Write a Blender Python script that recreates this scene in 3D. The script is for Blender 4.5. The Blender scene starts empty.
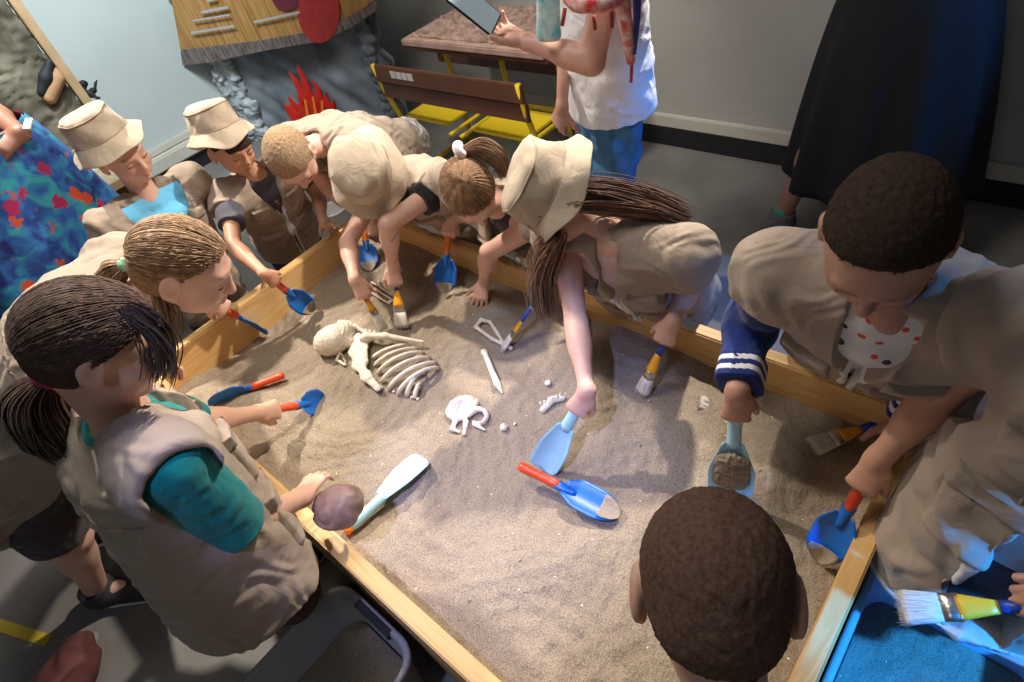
import bpy, bmesh, math, random
import numpy as np
from mathutils import Vector, Matrix
import openvdb as vdb
random.seed(7); RNG = np.random.default_rng(11)
C = bpy.context.scene.collection
sc = bpy.context.scene

# ------------------------------------------------------------------ camera
def _n(v):
    v = np.asarray(v, float); return v / (np.linalg.norm(v) + 1e-12)
FPX = 588.0; CAMZ = 1.72
_X = _n([812.9, 826.6, -FPX]); _Y = _n([-799.8, 368.3, -FPX])
_Y = _n(_Y - _X * (_X @ _Y)); _Z = np.cross(_X, _Y)
CR = np.array([_X, _Y, _Z])                 # camera axes -> room axes (room axes follow the sand box)
cam_data = bpy.data.cameras.new('camera'); cam = bpy.data.objects.new('camera', cam_data); C.objects.link(cam)
cam_data.sensor_width = 36.0; cam_data.lens = FPX / 1024 * 36.0; cam_data.clip_start = 0.02
M4 = Matrix.Identity(4)
for i in range(3):
    for j in range(3): M4[i][j] = CR[i][j]
M4.translation = Vector((0, 0, CAMZ)); cam.matrix_world = M4
sc.camera = cam
CAMP = np.array([0, 0, CAMZ])
def ray(px, py): return CR @ np.array([px - 512, 341 - py, -FPX]) / FPX
def P(px, py, z):                            # where a line of sight meets the level z
    r = ray(px, py); return CAMP + (z - CAMZ) / r[2] * r
def D(px, py, dep): return CAMP + ray(px, py) * dep
def PX(px, py, x):
    r = ray(px, py); return CAMP + x / r[0] * r
def PY(px, py, y):
    r = ray(px, py); return CAMP + y / r[1] * r
def pix(p):
    c = CR.T @ (np.asarray(p, float) - CAMP); return (512 + FPX * c[0] / -c[2], 341 - FPX * c[1] / -c[2], -c[2])

# ------------------------------------------------------------------ world, exposure, lamps
w = bpy.data.worlds.new('world'); sc.world = w; w.use_nodes = True
w.node_tree.nodes['Background'].inputs[0].default_value = (0.42, 0.44, 0.50, 1)
w.node_tree.nodes['Background'].inputs[1].default_value = 0.07
sc.view_settings.view_transform = 'Standard'; sc.view_settings.look = 'None'
sc.view_settings.gamma = 1.0; sc.view_settings.exposure = 0.0; sc.view_settings.use_curve_mapping = False
def lamp(kind, name, loc, target, power, col, size=0.1, angle=60, blend=0.5):
    l = bpy.data.lights.new(name, kind); l.energy = power; l.color = col
    if kind == 'SPOT': l.spot_size = math.radians(angle); l.spot_blend = blend; l.shadow_soft_size = size
    elif kind == 'AREA': l.size = size
    else: l.shadow_soft_size = size
    o = bpy.data.objects.new(name, l); C.objects.link(o); o.location = loc
    o.rotation_euler = (Vector(target) - Vector(loc)).to_track_quat('-Z', 'Y').to_euler()
    return o
lamp('SPOT', 'warm_spot_lamp', (2.5, 0.95, 2.75), (0.45, 1.30, 0.5), 500, (1.0, 0.89, 0.78), 0.05, 51, 0.65)
lamp('SPOT', 'warm_back_spot_lamp', (0.75, 3.3, 2.9), (0.5, 1.6, 0.42), 540, (1.0, 0.88, 0.76), 0.05, 56, 0.8)
lamp('AREA', 'overhead_fill_lamp', (0.6, 1.5, 3.1), (0.6, 1.5, 0), 34, (1.0, 0.93, 0.87), 0.9)  # soft overhead fill added to lift the shadows, not a fixture of the room
lamp('SPOT', 'cool_spot_lamp', (-0.5, 0.25, 3.0), (0.45, 0.75, 0.42), 330, (0.45, 0.50, 1.0), 0.04, 24, 0.9)
lamp('SPOT', 'blue_stage_lamp', (0.52, -1.35, 1.95), (0.68, -0.14, 0.33), 520, (0.02, 0.30, 1.0), 0.05, 21, 0.4)
lamp('SPOT', 'blue_side_lamp', (2.5, -1.0, 2.3), (1.65, 0.85, 0.3), 230, (0.05, 0.30, 1.0), 0.06, 32, 0.5)
lamp('SPOT', 'blue_back_lamp', (1.7, -1.6, 2.2), (0.98, -0.02, 0.95), 90, (0.04, 0.32, 1.0), 0.04, 14, 0.5)
lamp('POINT', 'floor_fill_lamp', (-1.3, 0.2, 2.7), (0, 0, 0), 16, (0.80, 0.86, 1.0), 0.2)
lamp('SPOT', 'wall_wash_lamp', (0.9, 2.9, 3.0), (1.1, 4.65, 1.1), 400, (0.86, 0.96, 1.0), 0.3, 80, 0.8)
lamp('SPOT', 'desk_fill_lamp', (1.3, 2.3, 3.0), (2.2, 2.1, 0.6), 170, (1.0, 0.95, 0.88), 0.1, 46, 0.8)  # added wash that brightens the desk and the wall near it

# ------------------------------------------------------------------ objects, names, labels
def link(o, parent=None):
    C.objects.link(o)
    if parent is not None: o.parent = parent
    return o
def mesh_obj(name, verts, faces, mat, parent=None, smooth=True):
    me = bpy.data.meshes.new(name); me.from_pydata([tuple(v) for v in verts], [], [tuple(f) for f in faces]); me.update()
    if smooth and len(me.polygons): me.polygons.foreach_set('use_smooth', [True] * len(me.polygons))
    if mat: me.materials.append(mat)
    return link(bpy.data.objects.new(name, me), parent)
def bm_obj(name, bm, mat, parent=None, smooth=False):
    bmesh.ops.recalc_face_normals(bm, faces=bm.faces)
    me = bpy.data.meshes.new(name); bm.to_mesh(me); bm.free()
    if smooth: me.polygons.foreach_set('use_smooth', [True] * len(me.polygons))
    if mat: me.materials.append(mat)
    return link(bpy.data.objects.new(name, me), parent)
def thing(name, label, cat, loc=(0, 0, 0), group=None):
    o = bpy.data.objects.new(name, None); C.objects.link(o); o.location = tuple(loc); o.empty_display_size = 0.05
    return tag(o, label, cat, group)
def tag(o, label, cat, group=None):
    o['label'] = label; o['category'] = cat
    if group: o['group'] = group
    return o
def struct(o): o['kind'] = 'structure'; return o
def adopt(child, parent):                    # parts are modelled in room coordinates, then hung on their Empty
    child.parent = parent
    child.matrix_parent_inverse = Matrix.Translation(-Vector(parent.location)) if parent.type == 'EMPTY' else Matrix.Identity(4)
    return child

# ------------------------------------------------------------------ materials
_M = {}
def mat(name, col, rough=0.6, var=0.0, vscale=30, bump=0.0, bscale=200, metal=0.0, spec=0.5, sss=0.0, attr=False, col2=None, weave=False, emit=0, stretch=None, trans=0, sheen=0):
    if name in _M: return _M[name]
    m = bpy.data.materials.new(name); m.use_nodes = True; nt = m.node_tree; b = nt.nodes['Principled BSDF']
    def N(t, **k):
        n = nt.nodes.new(t)
        for a, v in k.items(): setattr(n, a, v)
        return n
    b.inputs['Roughness'].default_value = rough; b.inputs['Metallic'].default_value = metal
    b.inputs['Specular IOR Level'].default_value = spec
    if sheen: b.inputs['Sheen Weight'].default_value = sheen
    if trans: b.inputs['Transmission Weight'].default_value = trans
    if sss:
        b.inputs['Subsurface Weight'].default_value = sss; b.inputs['Subsurface Radius'].default_value = (0.012, 0.005, 0.003); b.inputs['Subsurface Scale'].default_value = 1.0
    tc = N('ShaderNodeTexCoord'); src = tc.outputs['Object']
    if stretch:
        mp = N('ShaderNodeMapping'); mp.inputs['Scale'].default_value = stretch; nt.links.new(src, mp.inputs[0]); src = mp.outputs[0]
    cs = None
    if var or col2:
        nz = N('ShaderNodeTexNoise'); nz.inputs['Scale'].default_value = vscale; nz.inputs['Detail'].default_value = 5; nt.links.new(src, nz.inputs['Vector'])
        rp = N('ShaderNodeValToRGB'); rp.color_ramp.elements[0].position = 0.32; rp.color_ramp.elements[1].position = 0.68
        c2 = col2 or tuple(min(1, c * (1 + var)) for c in col[:3]); c1 = tuple(c * (1 - var) for c in col[:3]) if not col2 else col
        rp.color_ramp.elements[0].color = (*c1[:3], 1); rp.color_ramp.elements[1].color = (*c2[:3], 1)
        nt.links.new(nz.outputs['Fac'], rp.inputs[0]); cs = rp.outputs[0]
    if attr:
        at = N('ShaderNodeAttribute', attribute_name='tint'); mx = N('ShaderNodeMix', data_type='RGBA', blend_type='MULTIPLY'); mx.inputs[0].default_value = 1
        if cs: nt.links.new(cs, mx.inputs[6])
        else: mx.inputs[6].default_value = (*col[:3], 1)
        nt.links.new(at.outputs['Color'], mx.inputs[7]); cs = mx.outputs[2]
    if cs: nt.links.new(cs, b.inputs['Base Color'])
    else: b.inputs['Base Color'].default_value = (*col[:3], 1)
    if bump:
        bp = N('ShaderNodeBump'); bp.inputs['Strength'].default_value = bump; bp.inputs['Distance'].default_value = 0.002
        nb = N('ShaderNodeTexNoise'); nb.inputs['Scale'].default_value = bscale; nb.inputs['Detail'].default_value = 4; nt.links.new(src, nb.inputs['Vector'])
        nt.links.new(nb.outputs['Fac'], bp.inputs['Height']); nt.links.new(bp.outputs[0], b.inputs['Normal'])
        if sheen == 0.15:
            b2 = N('ShaderNodeBump'); b2.inputs['Strength'].default_value = 0.45; b2.inputs['Distance'].default_value = 0.012
            n2 = N('ShaderNodeTexNoise'); n2.inputs['Scale'].default_value = 16; n2.inputs['Detail'].default_value = 2.5; n2.inputs['Distortion'].default_value = 1.2; nt.links.new(src, n2.inputs['Vector'])
            nt.links.new(n2.outputs['Fac'], b2.inputs['Height']); nt.links.new(b2.outputs[0], bp.inputs['Normal'])
    if emit: b.inputs['Emission Color'].default_value = (*col[:3], 1); b.inputs['Emission Strength'].default_value = emit
    _M[name] = m; return m

# ------------------------------------------------------------------ solids from distance fields (smooth blends between limbs)
def frame(z, xhint):                          # rows: x, y, z
    z = _n(z); x = np.asarray(xhint, float); x = _n(x - z * (x @ z)); return np.array([x, np.cross(z, x), z])
class Solid:
    def __init__(s): s.ops = []
    def copy(s): t = Solid(); t.ops = list(s.ops); return t
    def _add(s, op, f, lo, hi, k): s.ops.append((op, f, np.asarray(lo, float), np.asarray(hi, float), k)); return s
    def cone(s, a, b, ra, rb, k=0.01, op='u'):
        a = np.asarray(a, float); b = np.asarray(b, float); ab = b - a; L2 = ab @ ab + 1e-12
        def f(X, Y, Z):
            px, py, pz = X - a[0], Y - a[1], Z - a[2]
            t = np.clip((px * ab[0] + py * ab[1] + pz * ab[2]) / L2, 0, 1)
            return np.sqrt((px - t * ab[0])**2 + (py - t * ab[1])**2 + (pz - t * ab[2])**2) - (ra + (rb - ra) * t)
        r = max(ra, rb); return s._add(op, f, np.minimum(a, b) - r, np.maximum(a, b) + r, k)
    def ell(s, c, r, F=None, k=0.01, op='u'):
        c = np.asarray(c, float); r = np.asarray(r, float); F = np.eye(3) if F is None else np.asarray(F); m = r.min()
        def f(X, Y, Z):
            p = (X - c[0], Y - c[1], Z - c[2]); q = [(F[i][0] * p[0] + F[i][1] * p[1] + F[i][2] * p[2]) / r[i] for i in range(3)]
            k0 = np.sqrt(q[0]**2 + q[1]**2 + q[2]**2); k1 = np.sqrt((q[0] / r[0])**2 + (q[1] / r[1])**2 + (q[2] / r[2])**2) + 1e-9
            return np.where(k0 < 0.2, (k0 - 1) * m, k0 * (k0 - 1) / k1)
        R_ = np.sqrt((F.T**2) @ (r**2)); return s._add(op, f, c - R_, c + R_, k)
    def tube(s, a, b, side, wa, wb, da, db, cap=0.03, k=0.01, op='u', pw=2.0):      # elliptical section; side = direction of width
        a = np.asarray(a, float); b = np.asarray(b, float); L = np.linalg.norm(b - a); F = frame(b - a, side)
        def f(X, Y, Z):
            px, py, pz = X - a[0], Y - a[1], Z - a[2]
            u, v, t = [F[i][0] * px + F[i][1] * py + F[i][2] * pz for i in range(3)]
            tt = np.clip(t / L, 0, 1); ww = wa + (wb - wa) * tt; dd = da + (db - da) * tt; e = (t - tt * L) / cap
            q = (np.abs(u / ww)**pw + np.abs(v / dd)**pw + np.abs(e)**pw)**(1 / pw)
            return (q - 1) * np.minimum(dd, ww)
        r = max(wa, wb, da, db, cap); return s._add(op, f, np.minimum(a, b) - r, np.maximum(a, b) + r, k)
    def box(s, c, h, F=None, rad=0.003, k=0.004, op='u'):
        c = np.asarray(c, float); F = np.eye(3) if F is None else np.asarray(F)
        def f(X, Y, Z):
            p = (X - c[0], Y - c[1], Z - c[2]); q = [np.abs(F[i][0] * p[0] + F[i][1] * p[1] + F[i][2] * p[2]) - h[i] + rad for i in range(3)]
            return np.sqrt(sum(np.maximum(a, 0)**2 for a in q)) + np.minimum(np.maximum(np.maximum(q[0], q[1]), q[2]), 0) - rad
        R_ = np.abs(F.T) @ np.asarray(h, float); return s._add(op, f, c - R_, c + R_, k)
    def plane(s, p, n, k=0.004):              # keeps the side n points away from
        p = np.asarray(p, float); n = _n(n)
        return s._add('i', lambda X, Y, Z: (X - p[0]) * n[0] + (Y - p[1]) * n[1] + (Z - p[2]) * n[2], [-9] * 3, [9] * 3, k)
    def fn(s, op, f, lo=(-9, -9, -9), hi=(9, 9, 9), k=0.004): return s._add(op, f, lo, hi, k)
    def grow(s, d): s.ops.append(('o', d, None, None, 0)); return s
    def polys(s, vs=0.004, clip=None):
        us = [o for o in s.ops if o[0] == 'u']; g = sum(o[1] for o in s.ops if o[0] == 'o')
        lo = np.min([o[2] for o in us], 0) - 3 * vs - abs(g); hi = np.max([o[3] for o in us], 0) + 3 * vs + abs(g)
        if clip is not None: lo = np.maximum(lo, np.asarray(clip[0]) - 3 * vs); hi = np.minimum(hi, np.asarray(clip[1]) + 3 * vs)
        n = np.maximum(np.ceil((hi - lo) / vs).astype(int) + 1, 4)
        d = np.full(n, 0.05, np.float32); ax = [(lo[i] + vs * np.arange(n[i])).astype(np.float32) for i in range(3)]
        for op, f, a, b, k in s.ops:
            if op == 'o': d -= f; continue
            mg = 0.022 + k; i0 = np.clip(np.floor((a - mg - lo) / vs).astype(int), 0, n); i1 = np.clip(np.ceil((b + mg - lo) / vs).astype(int) + 1, 0, n)
            if op == 'i': i0 = np.zeros(3, int); i1 = n
            if (i1 <= i0).any(): continue
            sl = tuple(slice(i0[i], i1[i]) for i in range(3))
            X = ax[0][sl[0]][:, None, None]; Y = ax[1][sl[1]][None, :, None]; Z = ax[2][sl[2]][None, None, :]
            q = f(X, Y, Z); e = d[sl]
            if op == 'u':
                h = np.maximum(k - np.abs(e - q), 0) / k; r = np.minimum(e, q) - h * h * k * 0.25
            else:
                if op == 's': q = -q
                h = np.maximum(k - np.abs(e - q), 0) / k; r = np.maximum(e, q) + h * h * k * 0.25
            d[sl] = np.clip(r, -0.08, 0.08)
        d[0] = d[-1] = 0.05; d[:, 0] = d[:, -1] = 0.05; d[:, :, 0] = d[:, :, -1] = 0.05
        G = vdb.FloatGrid(0.05); G.copyFromArray(d); pts, tri, quad = G.convertToPolygons(isovalue=0.0, adaptivity=0.0)
        pts = pts * vs + lo
        return pts, [tuple(int(i) for i in reversed(t)) for t in tri] + quad[:, ::-1].tolist()
    def build(s, name, mt, parent=None, vs=0.004, clip=None, disp=None, tint=None, relax=1):
        v, f = s.polys(vs, clip)
        if len(v) == 0: v = np.zeros((3, 3)); f = [(0, 1, 2)]
        me = bpy.data.meshes.new(name); me.from_pydata(v.tolist(), [], f); me.update()
        if disp is not None:
            nr = np.empty(len(v) * 3, np.float32); me.vertices.foreach_get('normal', nr); nr = nr.reshape(-1, 3)
            v = v + nr * disp(v)[:, None]; me.vertices.foreach_set('co', v.astype(np.float32).ravel()); me.update()
        if tint is not None:
            a = me.color_attributes.new('tint', 'FLOAT_COLOR', 'POINT'); a.data.foreach_set('color', np.hstack([tint(v), np.ones((len(v), 1))]).astype(np.float32).ravel())
        me.polygons.foreach_set('use_smooth', [True] * len(me.polygons)); me.materials.append(mt)
        return (adopt if parent is not None else (lambda o, p: o))(link(bpy.data.objects.new(name, me)), parent)

def wob(v, amp, wl, seed=0):                   # crumple: sums of warped waves
    r = np.random.default_rng(seed); out = np.zeros(len(v)); p = v.copy()
    for i in range(3):
        K = r.normal(size=(3, 3)); K /= np.linalg.norm(K, axis=1)[:, None]
        p = p + 0.25 * wl * np.sin(v @ K.T * (6.28 / wl / 1.7) + r.uniform(0, 6, 3))
    for i in range(5):
        k = _n(r.normal(size=3)); out += np.sin(p @ k * 6.28 / (wl * r.uniform(0.6, 1.5)) + r.uniform(0, 6))
    return amp * out / 2.2

# ------------------------------------------------------------------ plain mesh builders
def bm_box(bm, c, h, F=None, bev=0.0):
    F = np.eye(3) if F is None else np.asarray(F); c = np.asarray(c, float)
    vs = [bm.verts.new(tuple(c + F.T @ (np.array(q) * np.array(h)))) for q in [(-1, -1, -1), (1, -1, -1), (1, 1, -1), (-1, 1, -1), (-1, -1, 1), (1, -1, 1), (1, 1, 1), (-1, 1, 1)]]
    fs = [bm.faces.new([vs[i] for i in q]) for q in [(0, 3, 2, 1), (4, 5, 6, 7), (0, 1, 5, 4), (1, 2, 6, 5), (2, 3, 7, 6), (3, 0, 4, 7)]]
    if bev: bmesh.ops.bevel(bm, geom=list({e for f in fs for e in f.edges}), offset=bev, segments=2, affect='EDGES')
def box_obj(name, c, h, mt, parent=None, F=None, bev=0.003):
    bm = bmesh.new(); bm_box(bm, c, h, F, bev); o = bm_obj(name, bm, mt)
    return adopt(o, parent) if parent is not None else o
def tube_mesh(pts, rad, seg=8, closed=True):   # verts, faces of a tube along points
    pts = np.asarray(pts, float); n = len(pts); rad = np.broadcast_to(rad, (n,)) if np.ndim(rad) else np.full(n, rad)
    t = np.gradient(pts, axis=0); t /= np.linalg.norm(t, axis=1)[:, None] + 1e-12
    u = _n(np.cross(t[0], [0.3, 0.5, 0.81])); V = []
    for i in range(n):
        u = _n(u - t[i] * (u @ t[i])); w_ = np.cross(t[i], u)
        for j in range(seg):
            a = 2 * math.pi * j / seg; V.append(pts[i] + rad[i] * (math.cos(a) * u + math.sin(a) * w_))
    Fc = [(i * seg + j, i * seg + (j + 1) % seg, (i + 1) * seg + (j + 1) % seg, (i + 1) * seg + j) for i in range(n - 1) for j in range(seg)]
    if closed: Fc += [tuple(range(seg))[::-1], tuple((n - 1) * seg + j for j in range(seg))]
    return V, Fc
def tube_obj(name, pts, rad, mt, parent=None, seg=8):
    o = mesh_obj(name, *tube_mesh(pts, rad, seg), mt)
    return adopt(o, parent) if parent is not None else o
def join(parts):
    V = []; F = []
    for v, f in parts:
        k = len(V); V += list(v); F += [tuple(i + k for i in q) for q in f]
    return V, F
def lathe(profile, seg=24, sx=1, sy=1, wobf=None, cap=(True, True)):    # profile of (r, z)
    V = []; n = len(profile)
    for i, (r, z) in enumerate(profile):
        for j in range(seg):
            a = 2 * math.pi * j / seg; rr, zz = (r, z) if wobf is None else wobf(r, z, a, i)
            V.append(np.array([rr * math.cos(a) * sx, rr * math.sin(a) * sy, zz]))
    F = [(i * seg + j, i * seg + (j + 1) % seg, (i + 1) * seg + (j + 1) % seg, (i + 1) * seg + j) for i in range(n - 1) for j in range(seg)]
    if cap[0]: F.append(tuple(range(seg))[::-1])
    if cap[1]: F.append(tuple((n - 1) * seg + j for j in range(seg)))
    return V, F
def smooth_path(pts, n=16):
    pts = np.asarray(pts, float); k = len(pts); out = []
    for s_ in np.linspace(0, k - 1 - 1e-6, n):
        i = int(s_); t = s_ - i; p0, p1, p2, p3 = pts[max(i - 1, 0)], pts[i], pts[i + 1], pts[min(i + 2, k - 1)]
        out.append(0.5 * (2 * p1 + (p2 - p0) * t + (2 * p0 - 5 * p1 + 4 * p2 - p3) * t**2 + (3 * p1 - p0 - 3 * p2 + p3) * t**3))
    return np.array(out)
# ------------------------------------------------------------------ people
VS = 0.0035
def skin_mat(name, col): return mat(name, col, 0.48, var=0.06, vscale=25, bump=0.12, bscale=450, sss=0.10, attr=True, spec=0.4)
def cloth_mat(name, col, bump=0.35, var=0.06): return mat(name, col, 0.88, var=var, vscale=9, bump=bump, bscale=600, spec=0.2, sheen=0.15)
VESTC = (0.36, 0.29, 0.225)
M_VEST = cloth_mat('khaki_cotton', VESTC); M_VEST2 = cloth_mat('khaki_seam_cotton', (0.32, 0.255, 0.195)); M_HAT = cloth_mat('sand_cotton', (0.52, 0.43, 0.32))
M_HATS = cloth_mat('sand_cotton_seam', (0.44, 0.36, 0.265))
M_ZIP = mat('white_zip_tape', (0.78, 0.77, 0.76), 0.6); M_LASH = mat('dark_lash', (0.03, 0.02, 0.015), 0.7); M_EYE = mat('eye_white', (0.75, 0.72, 0.70), 0.25)
M_SOLE = mat('white_rubber', (0.75, 0.75, 0.73), 0.6); M_DARKSHOE = mat('black_mesh_shoe', (0.03, 0.03, 0.035), 0.7, bump=0.4, bscale=300)

def rotv(v, axis, ang):
    axis = _n(axis); v = np.asarray(v, float)
    return v * math.cos(ang) + np.cross(axis, v) * math.sin(ang) + axis * (axis @ v) * (1 - math.cos(ang))

def add_hand(S, wrist, d, n, right, curl=(35, 40, 25), sc=1.0, spread=4, thumb=(0.75, 0.6, 0.35), tcurl=25, vary=(0, 0, 0, 0)):
    d = _n(d); n = np.asarray(n, float); n = _n(n - d * (n @ d)); T = np.cross(d, n) * (1 if right else -1)
    wrist = np.asarray(wrist, float)
    S.tube(wrist - d * .01 * sc, wrist + d * 0.058 * sc, T, .017 * sc, .029 * sc, .0135 * sc, .0115 * sc, cap=.012 * sc, k=.014)
    S.ell(wrist + d * .028 * sc + T * .017 * sc + n * .007 * sc, (.012 * sc, .020 * sc, .010 * sc), frame(n, T), k=.012)     # ball of the thumb
    offs = (.0215, .0072, -.0072, -.0205); lens = (.050, .056, .052, .041); rads = (.0064, .0066, .0062, .0056); back = (0, .003, .001, -.006)
    for i in range(4):
        a = math.radians(spread * (1.5 - i)); dd = d * math.cos(a) + T * math.sin(a); ax = np.cross(dd, n)
        p = wrist + d * (.062 + back[i]) * sc + T * offs[i] * sc; ang = 0
        for j, (fr, c_) in enumerate(zip((.44, .30, .26), curl)):
            ang += math.radians(c_ + vary[i]); v = dd * math.cos(ang) + n * math.sin(ang)
            q = p + v * lens[i] * fr * sc; r0 = rads[i] * sc * (1 - .07 * j)
            S.cone(p, q, r0, r0 * .93, k=.0025 if j else .004); p = q
    p = wrist + d * .020 * sc + T * .022 * sc + n * .005 * sc; v = _n(T * thumb[0] + d * thumb[1] + n * thumb[2])
    q = p + v * .030 * sc; S.cone(p, q, .0100 * sc, .0082 * sc, k=.008)
    v2 = _n(v + (d * .6 + n * .5 - T * .3) * math.tan(math.radians(tcurl))); S.cone(q, q + v2 * .024 * sc, .0080 * sc, .0066 * sc, k=.004)

def head_frame(F, up):
    F = _n(F); U = np.asarray(up, float); U = _n(U - F * (U @ F)); return np.array([np.cross(F, U), F, U])    # rows: right, front, up

def limb_point(S, W, px, py, l1, l2):          # elbow: on its line of sight, at limb lengths from both ends
    best = None; r = ray(px, py)
    for t in np.linspace(.3, 5, 900):
        p = CAMP + r * t; e = (np.linalg.norm(p - S) - l1)**2 + (np.linalg.norm(p - W) - l2)**2
        if best is None or e < best[0]: best = (e, p)
    return best[1]
def ik(S, W, pole, l1, l2):
    S = np.asarray(S, float); W = np.asarray(W, float); d = W - S; L = np.linalg.norm(d); u = d / L; L_ = min(L, (l1 + l2) * .999)
    a = (l1 * l1 - l2 * l2 + L_ * L_) / (2 * L_); h = math.sqrt(max(l1 * l1 - a * a, 0)); pole = np.asarray(pole, float); pv = _n(pole - u * (pole @ u))
    return S + u * a * L / L_ + pv * h

REPORT = []; HOLD = {}
def look_dir(dx, dy, pitch):
    a = math.radians(pitch); h = _n([dx, dy, 0]); return h * math.cos(a) - np.array([0, 0, math.sin(a)])
def person(label, head, look, M, pelvis, fwd, s=1.0, hs=1.0, up=(0, 0, 1), skin=(0.62, 0.38, 0.27), hair=None, hat=None, arms=None, vest=True, shirt=(0.05, 0.05, 0.06),
           sleeve=0.5, sleeve_col=None, shorts=(0.05, 0.06, 0.10), feet=None, vs=None, seed=1, adult=False, vest_open=0.03, hem=0.10, face_detail=True, group=None, sw=0.145,
           zip_tape=True, pockets=True, cuff=None, neck_front=0.0, legs=True, shoes='dark', roll=0.0, vneck=.05, print_=None, trousers=None, vest_w=1.0, capl=.34, shirt_mat=None, brows=(0.35, 0.3, 0.28)):
    vs = vs or VS; arms = arms or {}
    H = np.asarray(head, float); Pv = np.asarray(pelvis, float); look = H + look_dir(*look)
    if len(M) == 2: M = limb_point(H, Pv, M[0], M[1], .185 * (s + hs) / 2, .36 * s)
    M = np.asarray(M, float); REPORT.append('%s head-M %.3f M-P %.3f M %s headpix %s' % (label[:34], np.linalg.norm(H - M), np.linalg.norm(Pv - M), M.round(2), np.round(pix(H))))
    HF = head_frame(look - H, up); R_, F_, U_ = HF
    def hl(x, y, z): return H + (R_ * x + F_ * y + U_ * z) * hs
    tu = _n(M - Pv); fw = np.asarray(fwd, float); rt = _n(np.cross(fw, [0, 0, 1])); rt = _n(rt + np.array([0, 0, roll])); rt = _n(rt - tu * (rt @ tu)); ft = np.cross(tu, rt)
    TF = np.array([rt, ft, tu]); T = lambda x, y, z: M + rt * x + ft * y + tu * z
    sh = {'R': M + rt * sw * s, 'L': M - rt * sw * s}; l1 = .215 * s; l2 = .185 * s
    if adult: l1 = .27 * s; l2 = .24 * s
    ground = np.array([Pv[0], Pv[1], 0.0]); root = thing('person', label, 'person', ground, group)
    B = Solid(); mskin = skin_mat('skin_%d' % seed, skin); tq = s
    # torso, neck, head
    tw = (.108 * s, .128 * s) if not adult else (.15 * s, .165 * s); td = (.080 * s, .086 * s) if not adult else (.11 * s, .105 * s)
    B.tube(Pv, M - tu * .05 * s, rt, tw[0], tw[1] - .005, td[0], td[1] - .005, cap=.05 * s, k=.02)
    B.cone(sh['R'] - tu * .01, sh['L'] - tu * .01, .043 * s, .043 * s, k=.015)
    nb = M + tu * .015 * s + ft * .01 * s; nt_ = hl(0, -.022, -.055); B.cone(nb, nt_, .043 * s, .040 * hs, k=.03)
    e = lambda c, r, k=.01, op='u': B.ell(hl(*c), np.array(r) * hs, HF, k * hs, op)
    e((0, -.014, .024), (.071, .088, .078), .01); e((0, .018, -.012), (.060, .064, .072), .03); e((0, .030, -.054), (.043, .046, .038), .03)
    for x in (-1, 1):
        e((x * .032, .046, -.030), (.026, .030, .028), .02); e((x * .022, .070, .024), (.024, .013, .010), .015)
    B.cone(hl(0, .084, .006), hl(0, .097, -.020), .0065 * hs, .0098 * hs, k=.012); e((0, .090, -.024), (.014, .011, .008), .008)
    e((0, .070, -.045), (.024, .018, .018), .012)
    e((0, .068, -.077), (.019, .016, .014), .015)
    for x in (-1, 1):
        e((x * .030, .088, .002), (.017, .015, .011), .012, 's')
    for x in (-1, 1):
        e((x * .030, .0665, .001), (.0150, .0130, .0118), .004)
        e((x * .077, -.009, -.006), (.009, .020, .031), .008); e((x * .086, -.003, -.004), (.007, .011, .018), .006, 's'); e((x * .074, .001, -.032), (.006, .008, .009), .006)
    e((0, .0875, -.0455), (.0175, .0065, .0045), .004); e((0, .0855, -.0545), (.0145, .0068, .0058), .004)
    B.fn('s', lambda X, Y, Z: np.maximum(np.abs((X - H[0]) * U_[0] + (Y - H[1]) * U_[1] + (Z - H[2]) * U_[2] + .0498 * hs) - .0010 * hs,
        np.maximum(np.abs((X - H[0]) * R_[0] + (Y - H[1]) * R_[1] + (Z - H[2]) * R_[2]) - .016 * hs, .086 * hs - ((X - H[0]) * F_[0] + (Y - H[1]) * F_[1] + (Z - H[2]) * F_[2]))), H - .13, H + .13, .003)
    SL = Solid(); CUFF = []; EL = {}
    hold = {}
    for side in 'RL':
        A = arms.get(side)
        if A is None: A = dict(w=sh[side] - np.array([0, 0, .36 * s]) + ft * .05, d=(0, 0, -1), n=-rt if side == 'R' else rt)
        S_ = sh[side]
        if 'hold' in A:
            tip_, butt_ = HOLD[A['hold']]; ax_ = _n(tip_ - butt_); G_ = butt_ + ax_ * A.get('g', .055); scl = A.get('sc', s * .94); d_ = np.asarray(A['d'], float) if 'd' in A else G_ - S_; d_ = _n(d_ - ax_ * (d_ @ ax_)); n_ = np.cross(ax_, d_) * (1 if side == 'R' else -1)
            if A.get('grip', 'along') == 'along':
                vw = _n(G_ - CAMP); d_ = _n(ax_ + np.asarray(A.get('bend', (0, 0, 0)), float)); n_ = _n(vw - d_ * (vw @ d_) + np.asarray(A.get('nb', (0, 0, 0)), float)); n_ = _n(n_ - d_ * (n_ @ d_))
                A = dict(A, w=G_ - d_ * .058 * scl - n_ * .016 * scl, d=d_, n=n_, curl=A.get('curl', (58, 78, 50)), thumb=(.40, .85, .45), tcurl=30, spread=1)
            else: A = dict(A, w=G_ - d_ * .070 * scl - n_ * .022 * scl, d=d_, n=n_, curl=A.get('curl', (62, 82, 50)), thumb=(.45, .75, .75), tcurl=35, spread=1)
        W = np.asarray(A['w'], float)
        E_ = limb_point(S_, W, *A['e'], l1, l2) if 'e' in A and len(A['e']) == 2 else (np.asarray(A['e'], float) if 'e' in A else ik(S_, W, A.get('pole', (0, 0, -1)), l1, l2))
        REPORT.append('%s %s upper %.3f/%.3f fore %.3f/%.3f' % (label[:34], side, np.linalg.norm(E_ - S_), l1, np.linalg.norm(W - E_), l2))
        fat = A.get('fat', 1.0); EL[side] = E_
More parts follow.
